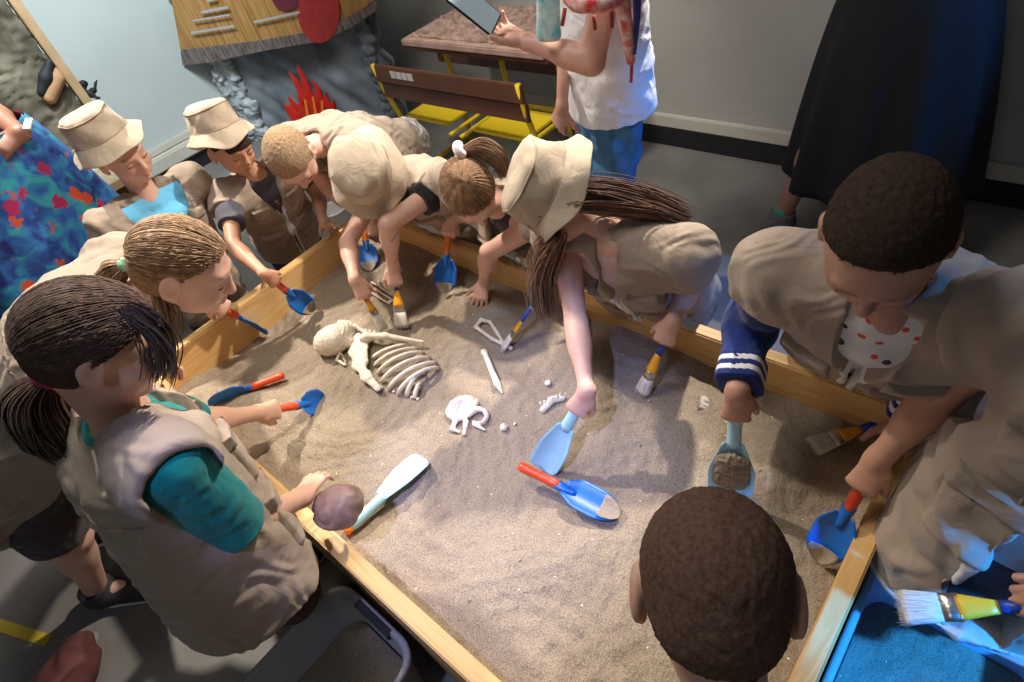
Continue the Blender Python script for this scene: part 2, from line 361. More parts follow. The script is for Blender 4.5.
        B.cone(S_, E_, .038 * s * fat, .028 * s * fat, k=.02); B.cone(E_, W, .0275 * s * fat, .0190 * s * fat, k=.012)
        B.ell(E_ + (W - E_) * .28, np.array([.029, .029, .06]) * s * fat, frame(W - E_, (1, .1, .2)), k=.02)
        d = np.asarray(A.get('d', W - E_), float); add_hand(B, W, d, A.get('n', (0, 0, -1)), side == 'R', A.get('curl', (35, 40, 25)), A.get('sc', s * (1.0 if adult else .94)), A.get('spread', 4), A.get('thumb', (0.75, 0.6, 0.35)), A.get('tcurl', 25), A.get('vary', (0, 0, 0, 0)))
        sl = A.get('sleeve', sleeve)
        if sl:
            Q = S_ + (E_ - S_) * min(sl, 1.0)
            SL.cone(S_, Q, .054 * s * fat, (.052 if sl < 1 else .043) * s * fat, k=.015)
            if sl > 1:
                Q2 = E_ + (W - E_) * (sl - 1); SL.cone(E_, Q2, .046 * s, .036 * s, k=.02); CUFF.append((Q2, _n(W - E_)))
            else: CUFF.append((Q, _n(E_ - S_)))
    # legs
    rh = np.cross([0, 0, 1], rt); foot = []
    if legs:
        hipw = .062 * s; th = Pv[2] - .02
        for i, sg in enumerate((1, -1)):
            hp = Pv + rt * hipw * sg - tu * .01
            fp = np.asarray(feet[i], float) if feet is not None else np.array([hp[0], hp[1], .06])
            L = np.linalg.norm(fp - hp); half = max(L * .505, .20 * s if not adult else .38 * s); kn = ik(hp, fp, _n(fw) + np.array([0, 0, .05]), half, half)
            k_ = 1.0 if not adult else 1.35
            B.cone(hp, kn, .062 * s * k_, .043 * s * k_, k=.02); B.cone(kn, fp, .040 * s * k_, .026 * s * k_, k=.015); B.ell(kn + (fp - kn) * .3 - _n(fw) * .01, np.array([.040, .040, .075]) * s * k_, frame(fp - kn, (1, .1, 0)), k=.02)
            fdir = _n(np.array([fw[0], fw[1], 0]) + rt * .15 * sg * np.array([1, 1, 0])); B.cone(fp - np.array([0, 0, .02]), fp + fdir * .09 * s - np.array([0, 0, .035]), .028 * s, .02 * s, k=.01)
            foot.append((hp, kn, fp, fdir))
    br = np.array(brows); lipc = np.array([0.95, 0.55, 0.52])
    def tint(v):
        q = (v - H) @ HF.T / hs; t = np.ones((len(v), 3)); x, y, z = np.abs(q[:, 0]), q[:, 1], q[:, 2]
        m = np.clip(1 - np.abs(z - (.026 + .004 * np.sin(x * 60)) ) / .0042, 0, 1) * (x > .012) * (x < .046) * (y > .05); m = m[:, None] * .8; t = t * (1 - m) + t * br * m
        lm = np.clip(1.4 - ((x / .019)**2 + ((z + .050) / .0085)**2), 0, 1) * (y > .07); lm = lm[:, None] * .7; t = t * (1 - lm) + t * lipc * lm
        ch = np.exp(-(((x - .036) / .02)**2 + ((z + .028) / .02)**2)) * (y > .02) * .12; t[:, 1] *= 1 - ch; t[:, 2] *= 1 - ch
        return t
    body = B.build('body', mskin, root, vs=vs, tint=tint)
    if face_detail:
        for x in (-1, 1):
            pts = [hl(x * .030 + a, .0665 + .0131 * math.sqrt(max(0, 1 - (a / .0158)**2)) * .98, -.0035 + .10 * abs(a)) for a in np.linspace(-.0135, .0135, 9)]
            tube_obj('eyelashes', pts, .0011 * hs, M_LASH, root, 5)
    # clothes
    dsp = lambda v, a=.0035: wob(v, a * 1.2, .17, seed) + wob(v, a * .42, .065, seed + 5)
    c_ = np.array(shirt if sleeve_col is None else sleeve_col)
    T_ = Solid(); T_.tube(Pv - tu * .02, M - tu * .045, rt, tw[0] + .010, tw[1] + .006, td[0] + .010, td[1] + .006, cap=.05 * s, k=.02)
    T_.cone(M - tu * .05 + ft * .004, M - tu * .004 + ft * .004, .074 * s, .060 * s, k=.02); T_.cone(sh['R'] - tu * .006, sh['L'] - tu * .006, .050 * s, .050 * s, k=.02)
    nkd = _n(nt_ - nb); collar = lambda S_, r, dep: S_.cone(M + (nkd * .5 + tu * .5) * (.032 if dep else .012) * s, M + nkd * (.085 if dep else .11) * s, r * .92, r * 1.15, k=.008, op='s')
    if sleeve_col is None: T_.ops += SL.ops
    if adult: sw_ = 0
    for c, d in CUFF if sleeve_col is None else []:
        T_.fn('s', (lambda c, d: lambda X, Y, Z: np.maximum(-((X - c[0]) * d[0] + (Y - c[1]) * d[1] + (Z - c[2]) * d[2]), np.sqrt((X - c[0])**2 + (Y - c[1])**2 + (Z - c[2])**2) - .062 * s))(c, d), c - .07, c + .07, .003)
    collar(T_, .043 * s, 1)
    ms = shirt_mat or cloth_mat('shirt_%d' % seed, shirt)
    T_.build('t_shirt' if not adult else 'shirt', ms, root, vs=vs, disp=lambda v: dsp(v, .002))
    if sleeve_col is not None:
        for c, d in CUFF:
            SL.fn('s', (lambda c, d: lambda X, Y, Z: np.maximum(-((X - c[0]) * d[0] + (Y - c[1]) * d[1] + (Z - c[2]) * d[2]), np.sqrt((X - c[0])**2 + (Y - c[1])**2 + (Z - c[2])**2) - .07 * s))(c, d), c - .08, c + .08, .003)
        SL.build('sleeve', cloth_mat('sleeve_%d' % seed, sleeve_col), root, vs=vs, disp=lambda v: dsp(v, .004))
    if cuff:
        for c, d in CUFF:
            for j, cc in enumerate(cuff):
                K = Solid(); a0 = c - d * (.004 + .012 * j); K.tube(a0 - d * .006, a0 + d * .006, np.cross(d, [.2, .3, .9]), .0395 * s, .0395 * s, .0395 * s, .0395 * s, cap=.003, k=.002, pw=4)
                K.build('cuff_stripe', cloth_mat('cuff_%d_%d' % (seed, j), cc), root, vs=.003)
    if legs and trousers is None:
        G = Solid(); G.tube(Pv - tu * .03, Pv + tu * .06, rt, tw[0] + .018, tw[0] + .014, td[0] + .018, td[0] + .014, cap=.05, k=.02)
        for hp, kn, fp, fd in foot: G.cone(hp, hp + (kn - hp) * .85, .074 * s, .068 * s, k=.02)
        for hp, kn, fp, fd in foot:
            c = hp + (kn - hp) * .85; d = _n(kn - hp); G.fn('s', (lambda c, d: lambda X, Y, Z: np.maximum(-((X - c[0]) * d[0] + (Y - c[1]) * d[1] + (Z - c[2]) * d[2]), np.sqrt((X - c[0])**2 + (Y - c[1])**2 + (Z - c[2])**2) - .09 * s))(c, d), c - .1, c + .1, .003)
        G.build('shorts', cloth_mat('shorts_%d' % seed, shorts), root, vs=.006, disp=dsp)
    elif trousers is not None:
        k_ = 1.35 if adult else 1
        G = Solid(); G.tube(Pv - tu * .03, Pv + tu * .06, rt, tw[0] + .016, tw[0] + .01, td[0] + .016, td[0] + .01, cap=.05, k=.02)
        for hp, kn, fp, fd in foot: G.cone(hp, kn, .070 * s * k_, .054 * s * k_, k=.02); G.cone(kn, fp + (kn - fp) * .08, .054 * s * k_, .046 * s * k_, k=.02)
        G.build('trousers', trousers, root, vs=.006, disp=lambda v: dsp(v, .004))
    for hp, kn, fp, fd in foot:
        K = Solid(); g = np.array([fp[0], fp[1], 0]); sd = np.cross(fd, [0, 0, 1]); L = .20 * s if not adult else .26 * s; W_ = .036 * s if not adult else .045 * s
        K.tube(g + fd * -.02 * s + [0, 0, .035], g + fd * (L * .62) + [0, 0, .030], sd, W_ * (1.1 if adult else .9), W_ * 1.08, .046 if adult else .038, .038 if adult else .031, cap=.035, k=.01); K.cone(fp + [0, 0, .015], fp - [0, 0, .02], (.052 if adult else .040) * s, (.052 if adult else .042) * s, k=.02)
        K.plane(g, (0, 0, -1), .002); K.plane(fp + [0, 0, .02], (0, 0, 1), .002)
        ob = K.build('shoe', M_DARKSHOE if shoes == 'dark' else shoes, root, vs=.005)
        K = Solid(); K.tube(g + fd * -.022 * s + [0, 0, .012], g + fd * (L * .63) + [0, 0, .012], sd, W_ * .92, W_ * 1.07, .02, .02, cap=.034, k=.01); K.plane(g + [0, 0, .002], (0, 0, -1), .001); K.plane(g + [0, 0, .022], (0, 0, 1), .001)
        so = K.build('sole', M_SOLE, ob, vs=.005)
    if vest:
        V = Solid(); hp = Pv - tu * hem * s
        V.tube(hp - tu * .05, M - tu * .045 * s, rt, (tw[0] + .045 * s) * vest_w, tw[1] + .024 * s, (td[0] + .045 * s) * vest_w, td[1] + .026 * s, cap=.060 * s, k=.02, pw=2.4)
        V.cone(sh['R'] + rt * .022 * s - tu * .012, sh['L'] - rt * .022 * s - tu * .012, .062 * s, .062 * s, k=.05); V.cone(sh['R'] - tu * .002, sh['L'] - tu * .002, .062 * s, .062 * s, k=.03)
        V.plane(hp, -tu, .004)
        V.ops += []
        for side, sg in (('R', 1), ('L', -1)):
            dn_ = _n(EL[side] - sh[side]); c0 = sh[side] + rt * sg * .012 * s; c1 = c0 + dn_ * l1 * capl
            if capl > .2: V.cone(c0, c1 + dn_ * .02, .056 * s, .060 * s, k=.03)
        for side, sg in (('R', 1), ('L', -1)):
            dn_ = _n(EL[side] - sh[side]); c0 = sh[side] + rt * sg * .012 * s; c1 = c0 + dn_ * l1 * capl
            V.fn('s', (lambda c, n: lambda X, Y, Z: np.maximum(-((X - c[0]) * n[0] + (Y - c[1]) * n[1] + (Z - c[2]) * n[2]), np.sqrt((X - c[0] - n[0] * .04)**2 + (Y - c[1] - n[1] * .04)**2 + (Z - c[2] - n[2] * .04)**2) - .088 * s))(c1, dn_), c1 - .12, c1 + .12, .004) if capl > .2 else None
            if capl > .2: V.cone(c1 - dn_ * .022, c1 + dn_ * .10, .047 * s, .060 * s, k=.006, op='s'); continue
            c = sh[side] + rt * sg * .046 * s; V.fn('s', (lambda c, n: lambda X, Y, Z: np.maximum(-((X - c[0]) * n[0] + (Y - c[1]) * n[1] + (Z - c[2]) * n[2]), np.sqrt((X - c[0])**2 + (Y - c[1])**2 + (Z - c[2])**2) - .10 * s))(c, rt * sg), c - .12, c + .12, .004)
            a0 = sh[side] + rt * sg * .030 * s - tu * .016; V.cone(a0, a0 + rt * sg * .05 + (tu * -.06) + dn_ * .03, .054 * s, .066 * s, k=.006, op='s')
        collar(V, .050 * s, 0)
        def wedge(X, Y, Z, o=vest_open * s, g=0.0):
            x = (X - M[0]) * rt[0] + (Y - M[1]) * rt[1] + (Z - M[2]) * rt[2]; y = (X - M[0]) * ft[0] + (Y - M[1]) * ft[1] + (Z - M[2]) * ft[2]; z = (X - M[0]) * tu[0] + (Y - M[1]) * tu[1] + (Z - M[2]) * tu[2]
            wd = o + np.clip((z + .14 * s) / (.16 * s), 0, 1) * vneck * s + g
            return np.maximum(np.abs(x) - wd * .5, .02 * s - y)
        V.fn('s', wedge, M - .45 * s, M + .45 * s, .004)
        vo = V.build('vest', M_VEST, root, vs=vs, disp=lambda v: dsp(v, .0048))
        def patch(nm, c, h, off, mt, par):
            Q = V.copy(); Q.grow(off); F2 = TF; cc = T(*c); hh = np.asarray(h)
            ex = np.abs(F2.T) @ hh
            Q.fn('x', lambda X, Y, Z: np.maximum(np.maximum(np.abs((X - cc[0]) * rt[0] + (Y - cc[1]) * rt[1] + (Z - cc[2]) * rt[2]) - hh[0], np.abs((X - cc[0]) * ft[0] + (Y - cc[1]) * ft[1] + (Z - cc[2]) * ft[2]) - hh[1]),
                 np.abs((X - cc[0]) * tu[0] + (Y - cc[1]) * tu[1] + (Z - cc[2]) * tu[2]) - hh[2]), cc - 5, cc + 5, .004)
            return Q.build(nm, mt, par, vs=vs, clip=(cc - ex, cc + ex), disp=lambda v: dsp(v, .0048))
        if pockets:
            for sg in (1, -1):
                patch('pocket', (sg * .082 * s, .12 * s, -.27 * s), (.045 * s, .09 * s, .055 * s), .009, M_VEST, vo)
                patch('pocket_flap', (sg * .082 * s, .12 * s, -.205 * s), (.048 * s, .09 * s, .017 * s), .015, M_VEST2, vo)
                patch('chest_pocket', (sg * .078 * s, .12 * s, -.105 * s), (.036 * s, .09 * s, .042 * s), .008, M_VEST, vo)
                patch('chest_flap', (sg * .078 * s, .12 * s, -.058 * s), (.038 * s, .09 * s, .013 * s), .014, M_VEST2, vo)
            patch('yoke_seam', (0, -.10 * s, -.075 * s), (.15 * s, .10 * s, .003), .003, M_VEST2, vo)
        if zip_tape:
            for sg in (1, -1):
                Q = V.copy(); Q.grow(.0045); lo_, hi_ = M - .45 * s, M + .45 * s
                def band(X, Y, Z, sg=sg):
                    x = ((X - M[0]) * rt[0] + (Y - M[1]) * rt[1] + (Z - M[2]) * rt[2]) * sg; y = (X - M[0]) * ft[0] + (Y - M[1]) * ft[1] + (Z - M[2]) * ft[2]; z = (X - M[0]) * tu[0] + (Y - M[1]) * tu[1] + (Z - M[2]) * tu[2]
                    wd = vest_open * s * .5 + np.clip((z + .14 * s) / (.16 * s), 0, 1) * vneck * s * .5
                    return np.maximum(np.maximum(np.abs(x - wd - .001) - .0055, .02 * s - y), np.maximum(z + .11 * s, -z - .40 * s))
                Q.fn('x', band, lo_, hi_, .003); Q.build('zip', M_ZIP, vo, vs=vs, disp=lambda v: dsp(v, .0048))
    if print_: print_(T_, T, s, root, TF, dsp)
    if hair: hair(hl, HF, H, hs, root, seed)
    if hat: bucket_hat(hl, HF, H, hs, root, seed, **hat)
    return dict(root=root, T=T, TF=TF, hl=hl, HF=HF, M=M, s=s, sh=sh)

def bucket_hat(hl, HF, H, hs, root, seed, tilt=0.0, back=0.0, brim=1.0, lift=.010):
    r = np.random.default_rng(seed); ph = r.uniform(0, 6, 6); am = r.uniform(.5, 1.2, 6)
    tx = Matrix.Rotation(tilt, 3, 'X'); tx = np.array(tx)
    def wf(r_, z, a, i):
        fl = max(0.0, (.035 - z) / .05); wv = (math.sin(2 * a + ph[0]) * .008 + math.sin(3 * a + ph[1]) * .006 + math.sin(5 * a + ph[2]) * .0035) * fl
        cr = .0026 * min(1, r_ / .07)**2 * (math.sin(5 * a + ph[3] + z * 60) + .7 * math.sin(9 * a + ph[4] - z * 90))
        return r_ + cr + wv * .3, z + wv * 1.6 + (.004 * math.sin(2 * a + ph[5]) * (r_ / .08) if z > .09 else 0)
    def tr(V): return [hl(*(tx @ (np.asarray(v) * [1.03, 1.03, 1.0] + [0, 0, lift]) + np.array([0, back - .012, 0]))) for v in V]
    crown = [(.0935, .030), (.0930, .038), (.0905, .055), (.0865, .075), (.0835, .093), (.0815, .103), (.0780, .111), (.072, .117), (.062, .1215), (.045, .1245), (.025, .126), (.001, .1265)]
    inner = [(a - .003, b) for a, b in crown[:1]]
    V, F = lathe(inner + crown, 56, .93, 1.12, wf, cap=(False, True)); o = adopt(mesh_obj('bucket_hat', tr(V), F, M_HAT), root)
    b = 1.0 * brim; bp = [(.0925, .034), (.0945, .033), (.0985, .029), (.106, .018), (.115, .006), (.124 * b, -.006), (.1285 * b, -.012), (.1295 * b, -.0145), (.1275 * b, -.0155), (.114, .001), (.104, .014), (.092, .028)]
    V, F = lathe(bp, 56, .95, 1.08, wf, cap=(False, False)); F += [((len(bp) - 1) * 56 + j, (len(bp) - 1) * 56 + (j + 1) % 56, (j + 1) % 56, j) for j in range(56)]
    adopt(mesh_obj('brim', tr(V), F, M_HAT), o)
    V, F = lathe([(.0930, .0300), (.0955, .0315), (.0958, .0345), (.0935, .0365)], 56, .94, 1.10, wf, cap=(False, False)); adopt(mesh_obj('hat_seam', tr(V), F, M_HATS), o)
    V, F = lathe([(.0800, .1035), (.0832, .1050), (.0822, .1085), (.0780, .1095)], 56, .93, 1.12, wf, cap=(False, False)); adopt(mesh_obj('crown_seam', tr(V), F, M_HATS), o)

# ---- hair
def hair_mat(name, col): return mat(name, col, 0.58, var=0.35, vscale=60, spec=0.25, sheen=0.1)
def scalp_mat(name, col): return mat(name, tuple(c * 1.25 for c in col), 0.85, var=0.3, vscale=180, spec=0.1, bump=0.4, bscale=420)
def hair_strip(paths, w, seg=3):               # one mesh of many thin tapered locks
    parts = []
    for p in paths:
        n = len(p); t = np.linspace(0, 1, n); rad = w * np.minimum(1, (1 - t) * 5 + .15); parts.append(tube_mesh(p, rad, seg, closed=False))
    return join(parts)
def short_hair(col, length=.013, count=9000, slope=0.85, z0=0.004, cap=.006, lift=.55, wid=.0009, swirl=0.0, fringe=0.0, low=-.055, under=None):
    def f(hl, HF, H, hs, root, seed):
        mh = hair_mat('hair_%d' % seed, col); S = Solid(); c = hl(0, -.014, .024)
        S.ell(c, np.array([.071 + cap, .088 + cap, .078 + cap]) * hs, HF, .004); S.ell(hl(0, -.03, -.02), np.array([.062, .066, .055]) * hs, HF, .02)
        nn = _n(HF[1] * slope - HF[2]); S.plane(hl(0, 0, z0), nn, .006); S.plane(hl(0, 0, low), -HF[2], .01)
        for x in (-1, 1): S.ell(hl(x * .082, .0, -.012), np.array([.016, .019, .030]) * hs, HF, .006, 's')
        if fringe: S.ell(hl(0, .062, .035), np.array([.055, .022, .028]) * hs, HF, .01)
        if under is not None: S.plane(hl(0, 0, .052), HF[2] * math.cos(under) - HF[1] * math.sin(under), .004)
        o = S.build('hair', scalp_mat('scalp_%d' % seed, col), root, vs=.004 * hs if hs < 1.2 else .005, disp=lambda v: wob(v, .0008, .012, seed))
        r = np.random.default_rng(seed); me = o.data; cs = np.empty(len(me.polygons) * 3, np.float32); me.polygons.foreach_get('center', cs); cs = cs.reshape(-1, 3)
        ns = np.empty_like(cs).ravel(); me.polygons.foreach_get('normal', ns); ns = ns.reshape(-1, 3)
        ok = ((cs - c) * ns).sum(1) > 0; idx = np.nonzero(ok)[0]; pick = r.choice(idx, count); q = cs[pick] + r.normal(size=(count, 3)) * .0015; nr = ns[pick]
        crown = hl(.01, -.06, .085); fl = q - crown; fl = fl - nr * (fl * nr).sum(1)[:, None]; fl /= np.linalg.norm(fl, axis=1)[:, None] + 1e-6
        if swirl: fl = fl + np.cross(nr, fl) * swirl
        L = length * r.uniform(.6, 1.15, count)[:, None] * hs; d = nr * lift + fl * (1 - lift) + r.normal(size=(count, 3)) * .16; d /= np.linalg.norm(d, axis=1)[:, None]
        sd = np.cross(d, nr + r.normal(size=(count, 3)) * .4); sd /= np.linalg.norm(sd, axis=1)[:, None] + 1e-9; wv = wid * hs
        a = q - sd * wv - nr * .001; b = q + sd * wv - nr * .001; m1 = q + d * L * .55; m2 = m1 + (d * .8 - nr * .25 * 1) * L * .5
        V = np.stack([a, b, m1 + sd * wv * .8, m1 - sd * wv * .8, m2], 1).reshape(-1, 3); F = []
        for i in range(count): k = 5 * i; F += [(k, k + 1, k + 2, k + 3), (k + 3, k + 2, k + 4)]
        adopt(mesh_obj('hair_strands', V.tolist(), F, mh, smooth=False), o)
    return f
def long_hair(col, tie, tail, count=900, part=None, tie_col=None, w=.0011, tailw=.022, nt=420, tail_count=None, loose=None, slope=1.0, z0=.008, tie_kind='band', streak=None, poof=0.0):
    # tie: head-local point where hair gathers; tail: room-space points of the tail
    def f(hl, HF, H, hs, root, seed):
        mh = hair_mat('hair_%d' % seed, col); ml = hair_mat('hair_light_%d' % seed, streak or tuple(c * 1.35 for c in col)); r = np.random.default_rng(seed); S = Solid()
        S.ell(hl(0, -.014, .024), np.array([.076 + poof, .093 + poof, .083 + poof]) * hs, HF, .004); S.ell(hl(0, -.035, -.015), np.array([.066, .064, .060]) * hs, HF, .02)
        nn = _n(HF[1] * slope - HF[2]); S.plane(hl(0, 0, -.06), -HF[2], .01)
        def wedge(X, Y, Z):
            q1 = ((X - H[0]) * HF[1][0] + (Y - H[1]) * HF[1][1] + (Z - H[2]) * HF[1][2]) / hs; q2 = ((X - H[0]) * HF[2][0] + (Y - H[1]) * HF[2][1] + (Z - H[2]) * HF[2][2]) / hs
            return np.maximum(q2 - z0 - slope * q1, -.022 - q1) * hs
        S.fn('s', wedge, H - .2, H + .2, .006)
        for x in (-1, 1): S.ell(hl(x * .084, .004, -.012), np.array([.018, .020, .032]) * hs, HF, .006, 's')
        o = S.build('hair', scalp_mat('scalp_%d' % seed, col), root, vs=.004)
        tp = np.array(tie, float); c = np.array([0, -.014, .024]); rad = np.array([.0775, .0945, .0845]) + poof
        if tie is not None:
            A = []; Bp = []
            for i in range(count):
                while True:
                    u = r.normal(size=3); u /= np.linalg.norm(u)
                    q = c + u * rad
                    cd = q[1] * slope - (q[2] - z0)
                    if (cd < .004 or q[1] < -.022) and q[2] > -.058 and (i % 5 > 2 or cd > -.022): break
                tu_ = (tp - c) / rad; tu_ /= np.linalg.norm(tu_); ang = math.acos(np.clip(u @ tu_, -1, 1)); p = []
                jit = r.uniform(-.0005, .0022)
                for t in np.linspace(0, 1, 9):
                    if ang < 1e-3: v = u
                    else: v = (math.sin((1 - t) * ang) * u + math.sin(t * ang) * tu_) / math.sin(ang)
                    p.append(hl(*(c + v * (rad + jit) * (1 - .0 * t) + (tp - c - tu_ * rad) * t**3)))
                (A if r.random() < .6 else Bp).append(np.array(p))
            adopt(mesh_obj('hair_strands', *hair_strip(A, w * hs), mh), o); adopt(mesh_obj('light_strands', *hair_strip(Bp, w * hs), ml), o)
        if tail is not None:
            tl = smooth_path(tail, 14); A = []; Bp = []
            for i in range(nt):
                a = r.uniform(0, 6.28); rr = math.sqrt(r.uniform(0, 1)); e1 = _n(np.cross(tl[-1] - tl[0], [.3, .2, .9])); e2 = _n(np.cross(tl[-1] - tl[0], e1)); off = (e1 * math.cos(a) + e2 * math.sin(a)) * rr
                prof = lambda t: (.45 + 1.3 * math.sin(min(1, t * 1.25) * 1.9)**1 if t < .8 else 1.5 - (t - .8) * 3.2) * tailw
                endt = r.uniform(.8, 1.0); n1 = r.normal(size=3) * .006; q = np.array([tl[int(t * 13)] * (1 - (t * 13) % 1) + tl[min(13, int(t * 13) + 1)] * ((t * 13) % 1) + off * prof(t) + n1 * t * math.sin(t * 5) for t in np.linspace(0, endt - 1e-6, 13)])
                (A if r.random() < .6 else Bp).append(q)
            adopt(mesh_obj('ponytail' if tie_kind != 'none' else 'loose_hair', *hair_strip(A, w * 1.3 * hs), mh), o); adopt(mesh_obj('ponytail_highlights' if tie_kind != 'none' else 'loose_highlights', *hair_strip(Bp, w * 1.3 * hs), ml), o)
        if tie_col is not None:
            mt = mat('hair_tie_%d' % seed, tie_col, 0.7); ax = _n(np.asarray(tail[1], float) - tail[0]); c0 = np.asarray(tail[0], float) + ax * .006
            if tie_kind == 'band':
                S2 = Solid(); e1 = frame(ax, (.3, .5, .8)); S2.tube(c0 - ax * .007, c0 + ax * .007, e1[0], tailw * .85, tailw * .85, tailw * .85, tailw * .85, cap=.006, k=.003); S2.build('hair_tie', mt, o, vs=.003, disp=lambda v: wob(v, .001, .012, 3))
            else:
                S2 = Solid(); e1 = frame(ax, (.3, .5, .8))
                for j in range(11):
                    a = j * 6.28 / 11; S2.ell(c0 + (e1[0] * math.cos(a) + e1[1] * math.sin(a)) * tailw * .95 + ax * r.uniform(-.006, .006), np.array([.013, .013, .013]) * r.uniform(.8, 1.2), None, .004)
                S2.build('scrunchie', mt, o, vs=.003)
        if loose is not None:
            for nm, pts, wd, cnt, m_ in loose:
                tl = smooth_path(pts, 12); A = []
                for i in range(cnt):
                    off = r.normal(size=3) * wd; n1 = r.normal(size=3) * wd * .8; t = np.linspace(0, 1, 12)
                    A.append(tl + off * (.7 + .5 * np.sin(t * 2.2))[:, None] + n1 * .5 * np.sin(t * r.uniform(3, 6) + r.uniform(0, 3))[:, None] * t[:, None])
                adopt(mesh_obj(nm, *hair_strip(A, w * 1.2 * hs), ml if m_ else mh), o)
    return f
# ------------------------------------------------------------------ the place
SAND = 0.42; RIM = 0.52
BX0, BX1, BY0, BY1 = 0.08, 1.05, 0.0, 1.965      # inside of the sand box
def wave(x, y):
    h = .010 * math.sin(3.1 * x + 1.3 * y + 1) + .008 * math.sin(5.3 * y - 2.2 * x + .5) + .006 * math.sin(9 * x + 4 * y) * math.sin(7 * y - 3 * x + 2) + .003 * math.sin(21 * x - 13 * y) + .0025 * math.sin(17 * x + 27 * y + 1) + .0022 * math.sin(47 * x + 9 * math.sin(11 * y)) * math.sin(41 * y - 7 * math.sin(13 * x)) + .0012 * math.sin(83 * x - 61 * y) * math.sin(71 * y + 37 * x)
    return h
MOUNDS = []
def mound(px, py, h, r):
    p = P(px, py, SAND); MOUNDS.append((p[0], p[1], h, r))
for a in [(330, 362, -.010, .07), (650, 420, .022, .10), (590, 350, .018, .08), (640, 330, .014, .07), (700, 450, .02, .08), (470, 560, .010, .12), (560, 560, .012, .10), (395, 405, -.012, .10), (330, 430, .012, .10),
          (480, 440, -.008, .06), (550, 300, .012, .07), (740, 520, .012, .1), (620, 500, -.012, .07), (500, 500, .008, .06), (240, 400, .008, .08), (430, 320, .010, .06), (800, 500, -.008, .08), (445, 285, .012, .05), (700, 400, .016, .05), (420, 600, -.012, .1), (235, 345, -.03, .16), (310, 285, -.03, .16), (270, 315, -.02, .14)]: mound(*a)
def sand_z(x, y):
    z = SAND + wave(x, y)
    for mx, my, h, r in MOUNDS: z += h * math.exp(-((x - mx)**2 + (y - my)**2) / (r * r))
    return z
def on_sand(px, py, lift=0.0):
    p = P(px, py, SAND)
    for _ in range(3): p = P(px, py, sand_z(p[0], p[1]) + lift)
    return p

def wood_mat(name, c1, c2, axis, rough=0.5):
    m = bpy.data.materials.new(name); m.use_nodes = True; nt = m.node_tree; b = nt.nodes['Principled BSDF']; L = nt.links.new
    tc = nt.nodes.new('ShaderNodeTexCoord'); mp = nt.nodes.new('ShaderNodeMapping'); s_ = [14, 14, 14]; s_[axis] = 1.1; mp.inputs['Scale'].default_value = s_; L(tc.outputs['Object'], mp.inputs[0])
    n = nt.nodes.new('ShaderNodeTexNoise'); n.inputs['Scale'].default_value = 1.6; n.inputs['Detail'].default_value = 6; n.inputs['Distortion'].default_value = 1.6; L(mp.outputs[0], n.inputs['Vector'])
    wv = nt.nodes.new('ShaderNodeMath'); wv.operation = 'MULTIPLY'; wv.inputs[1].default_value = 26; L(n.outputs['Fac'], wv.inputs[0]); sn = nt.nodes.new('ShaderNodeMath'); sn.operation = 'SINE'; L(wv.outputs[0], sn.inputs[0])
    ad = nt.nodes.new('ShaderNodeMath'); ad.operation = 'MULTIPLY_ADD'; ad.inputs[1].default_value = .28; ad.inputs[2].default_value = .5; L(sn.outputs[0], ad.inputs[0])
    r = nt.nodes.new('ShaderNodeValToRGB'); r.color_ramp.elements[0].color = (*c1, 1); r.color_ramp.elements[1].color = (*c2, 1); L(ad.outputs[0], r.inputs[0])
    v = nt.nodes.new('ShaderNodeTexVoronoi'); v.inputs['Scale'].default_value = 3.2; L(tc.outputs['Object'], v.inputs['Vector']); kr = nt.nodes.new('ShaderNodeValToRGB'); kr.color_ramp.elements[0].position = .05; kr.color_ramp.elements[0].color = (.25, .12, .04, 1); kr.color_ramp.elements[1].position = .10; kr.color_ramp.elements[1].color = (1, 1, 1, 1); L(v.outputs['Distance'], kr.inputs[0])
    mx = nt.nodes.new('ShaderNodeMix'); mx.data_type = 'RGBA'; mx.blend_type = 'MULTIPLY'; mx.inputs[0].default_value = .7; L(r.outputs[0], mx.inputs[6]); L(kr.outputs[0], mx.inputs[7]); L(mx.outputs[2], b.inputs['Base Color'])
    bp = nt.nodes.new('ShaderNodeBump'); bp.inputs['Strength'].default_value = .15; bp.inputs['Distance'].default_value = .002; L(ad.outputs[0], bp.inputs['Height']); L(bp.outputs[0], b.inputs['Normal']); b.inputs['Roughness'].default_value = rough
    return m
W1, W2 = (0.62, 0.36, 0.12), (0.78, 0.52, 0.22)
wood_y = wood_mat('pine_plank_long', W1, W2, 1); wood_x = wood_mat('pine_plank_short', W1, W2, 0)

# room shell
def noise_mat(name, c1, c2, scale, rough=.85, bump=.1, bscale=60, extra=None):
    return mat(name, c1, rough, col2=c2, vscale=scale, bump=bump, bscale=bscale)
XW, YW = 2.78, 4.70
m_floor = noise_mat('worn_concrete', (0.15, 0.145, 0.135), (0.25, 0.24, 0.225), 2.2, .55, .2, 90)
m_wl = noise_mat('pale_blue_plaster', (0.50, 0.57, 0.56), (0.58, 0.64, 0.63), 1.2); m_wr = noise_mat('pale_grey_plaster', (0.42, 0.41, 0.38), (0.50, 0.49, 0.46), 1.2)
m_ceil = noise_mat('dark_ceiling_paint', (0.10, 0.10, 0.11), (0.12, 0.12, 0.13), 2)
struct(box_obj('floor', ((XW - 3.2) / 2, 1.1, -.05), ((XW + 3.2) / 2, 3.65, .05), m_floor, bev=0))
struct(box_obj('wall_left', ((XW - 3.2) / 2, YW + .05, 1.6), ((XW + 3.2) / 2, .05, 1.6), m_wl, bev=0))
struct(box_obj('wall_right', (XW + .05, 1.1, 1.6), (.05, 3.65, 1.6), m_wr, bev=0))
struct(box_obj('wall_back', ((XW - 3.2) / 2, -2.5, 1.6), ((XW + 3.2) / 2, .05, 1.6), m_wr, bev=0))
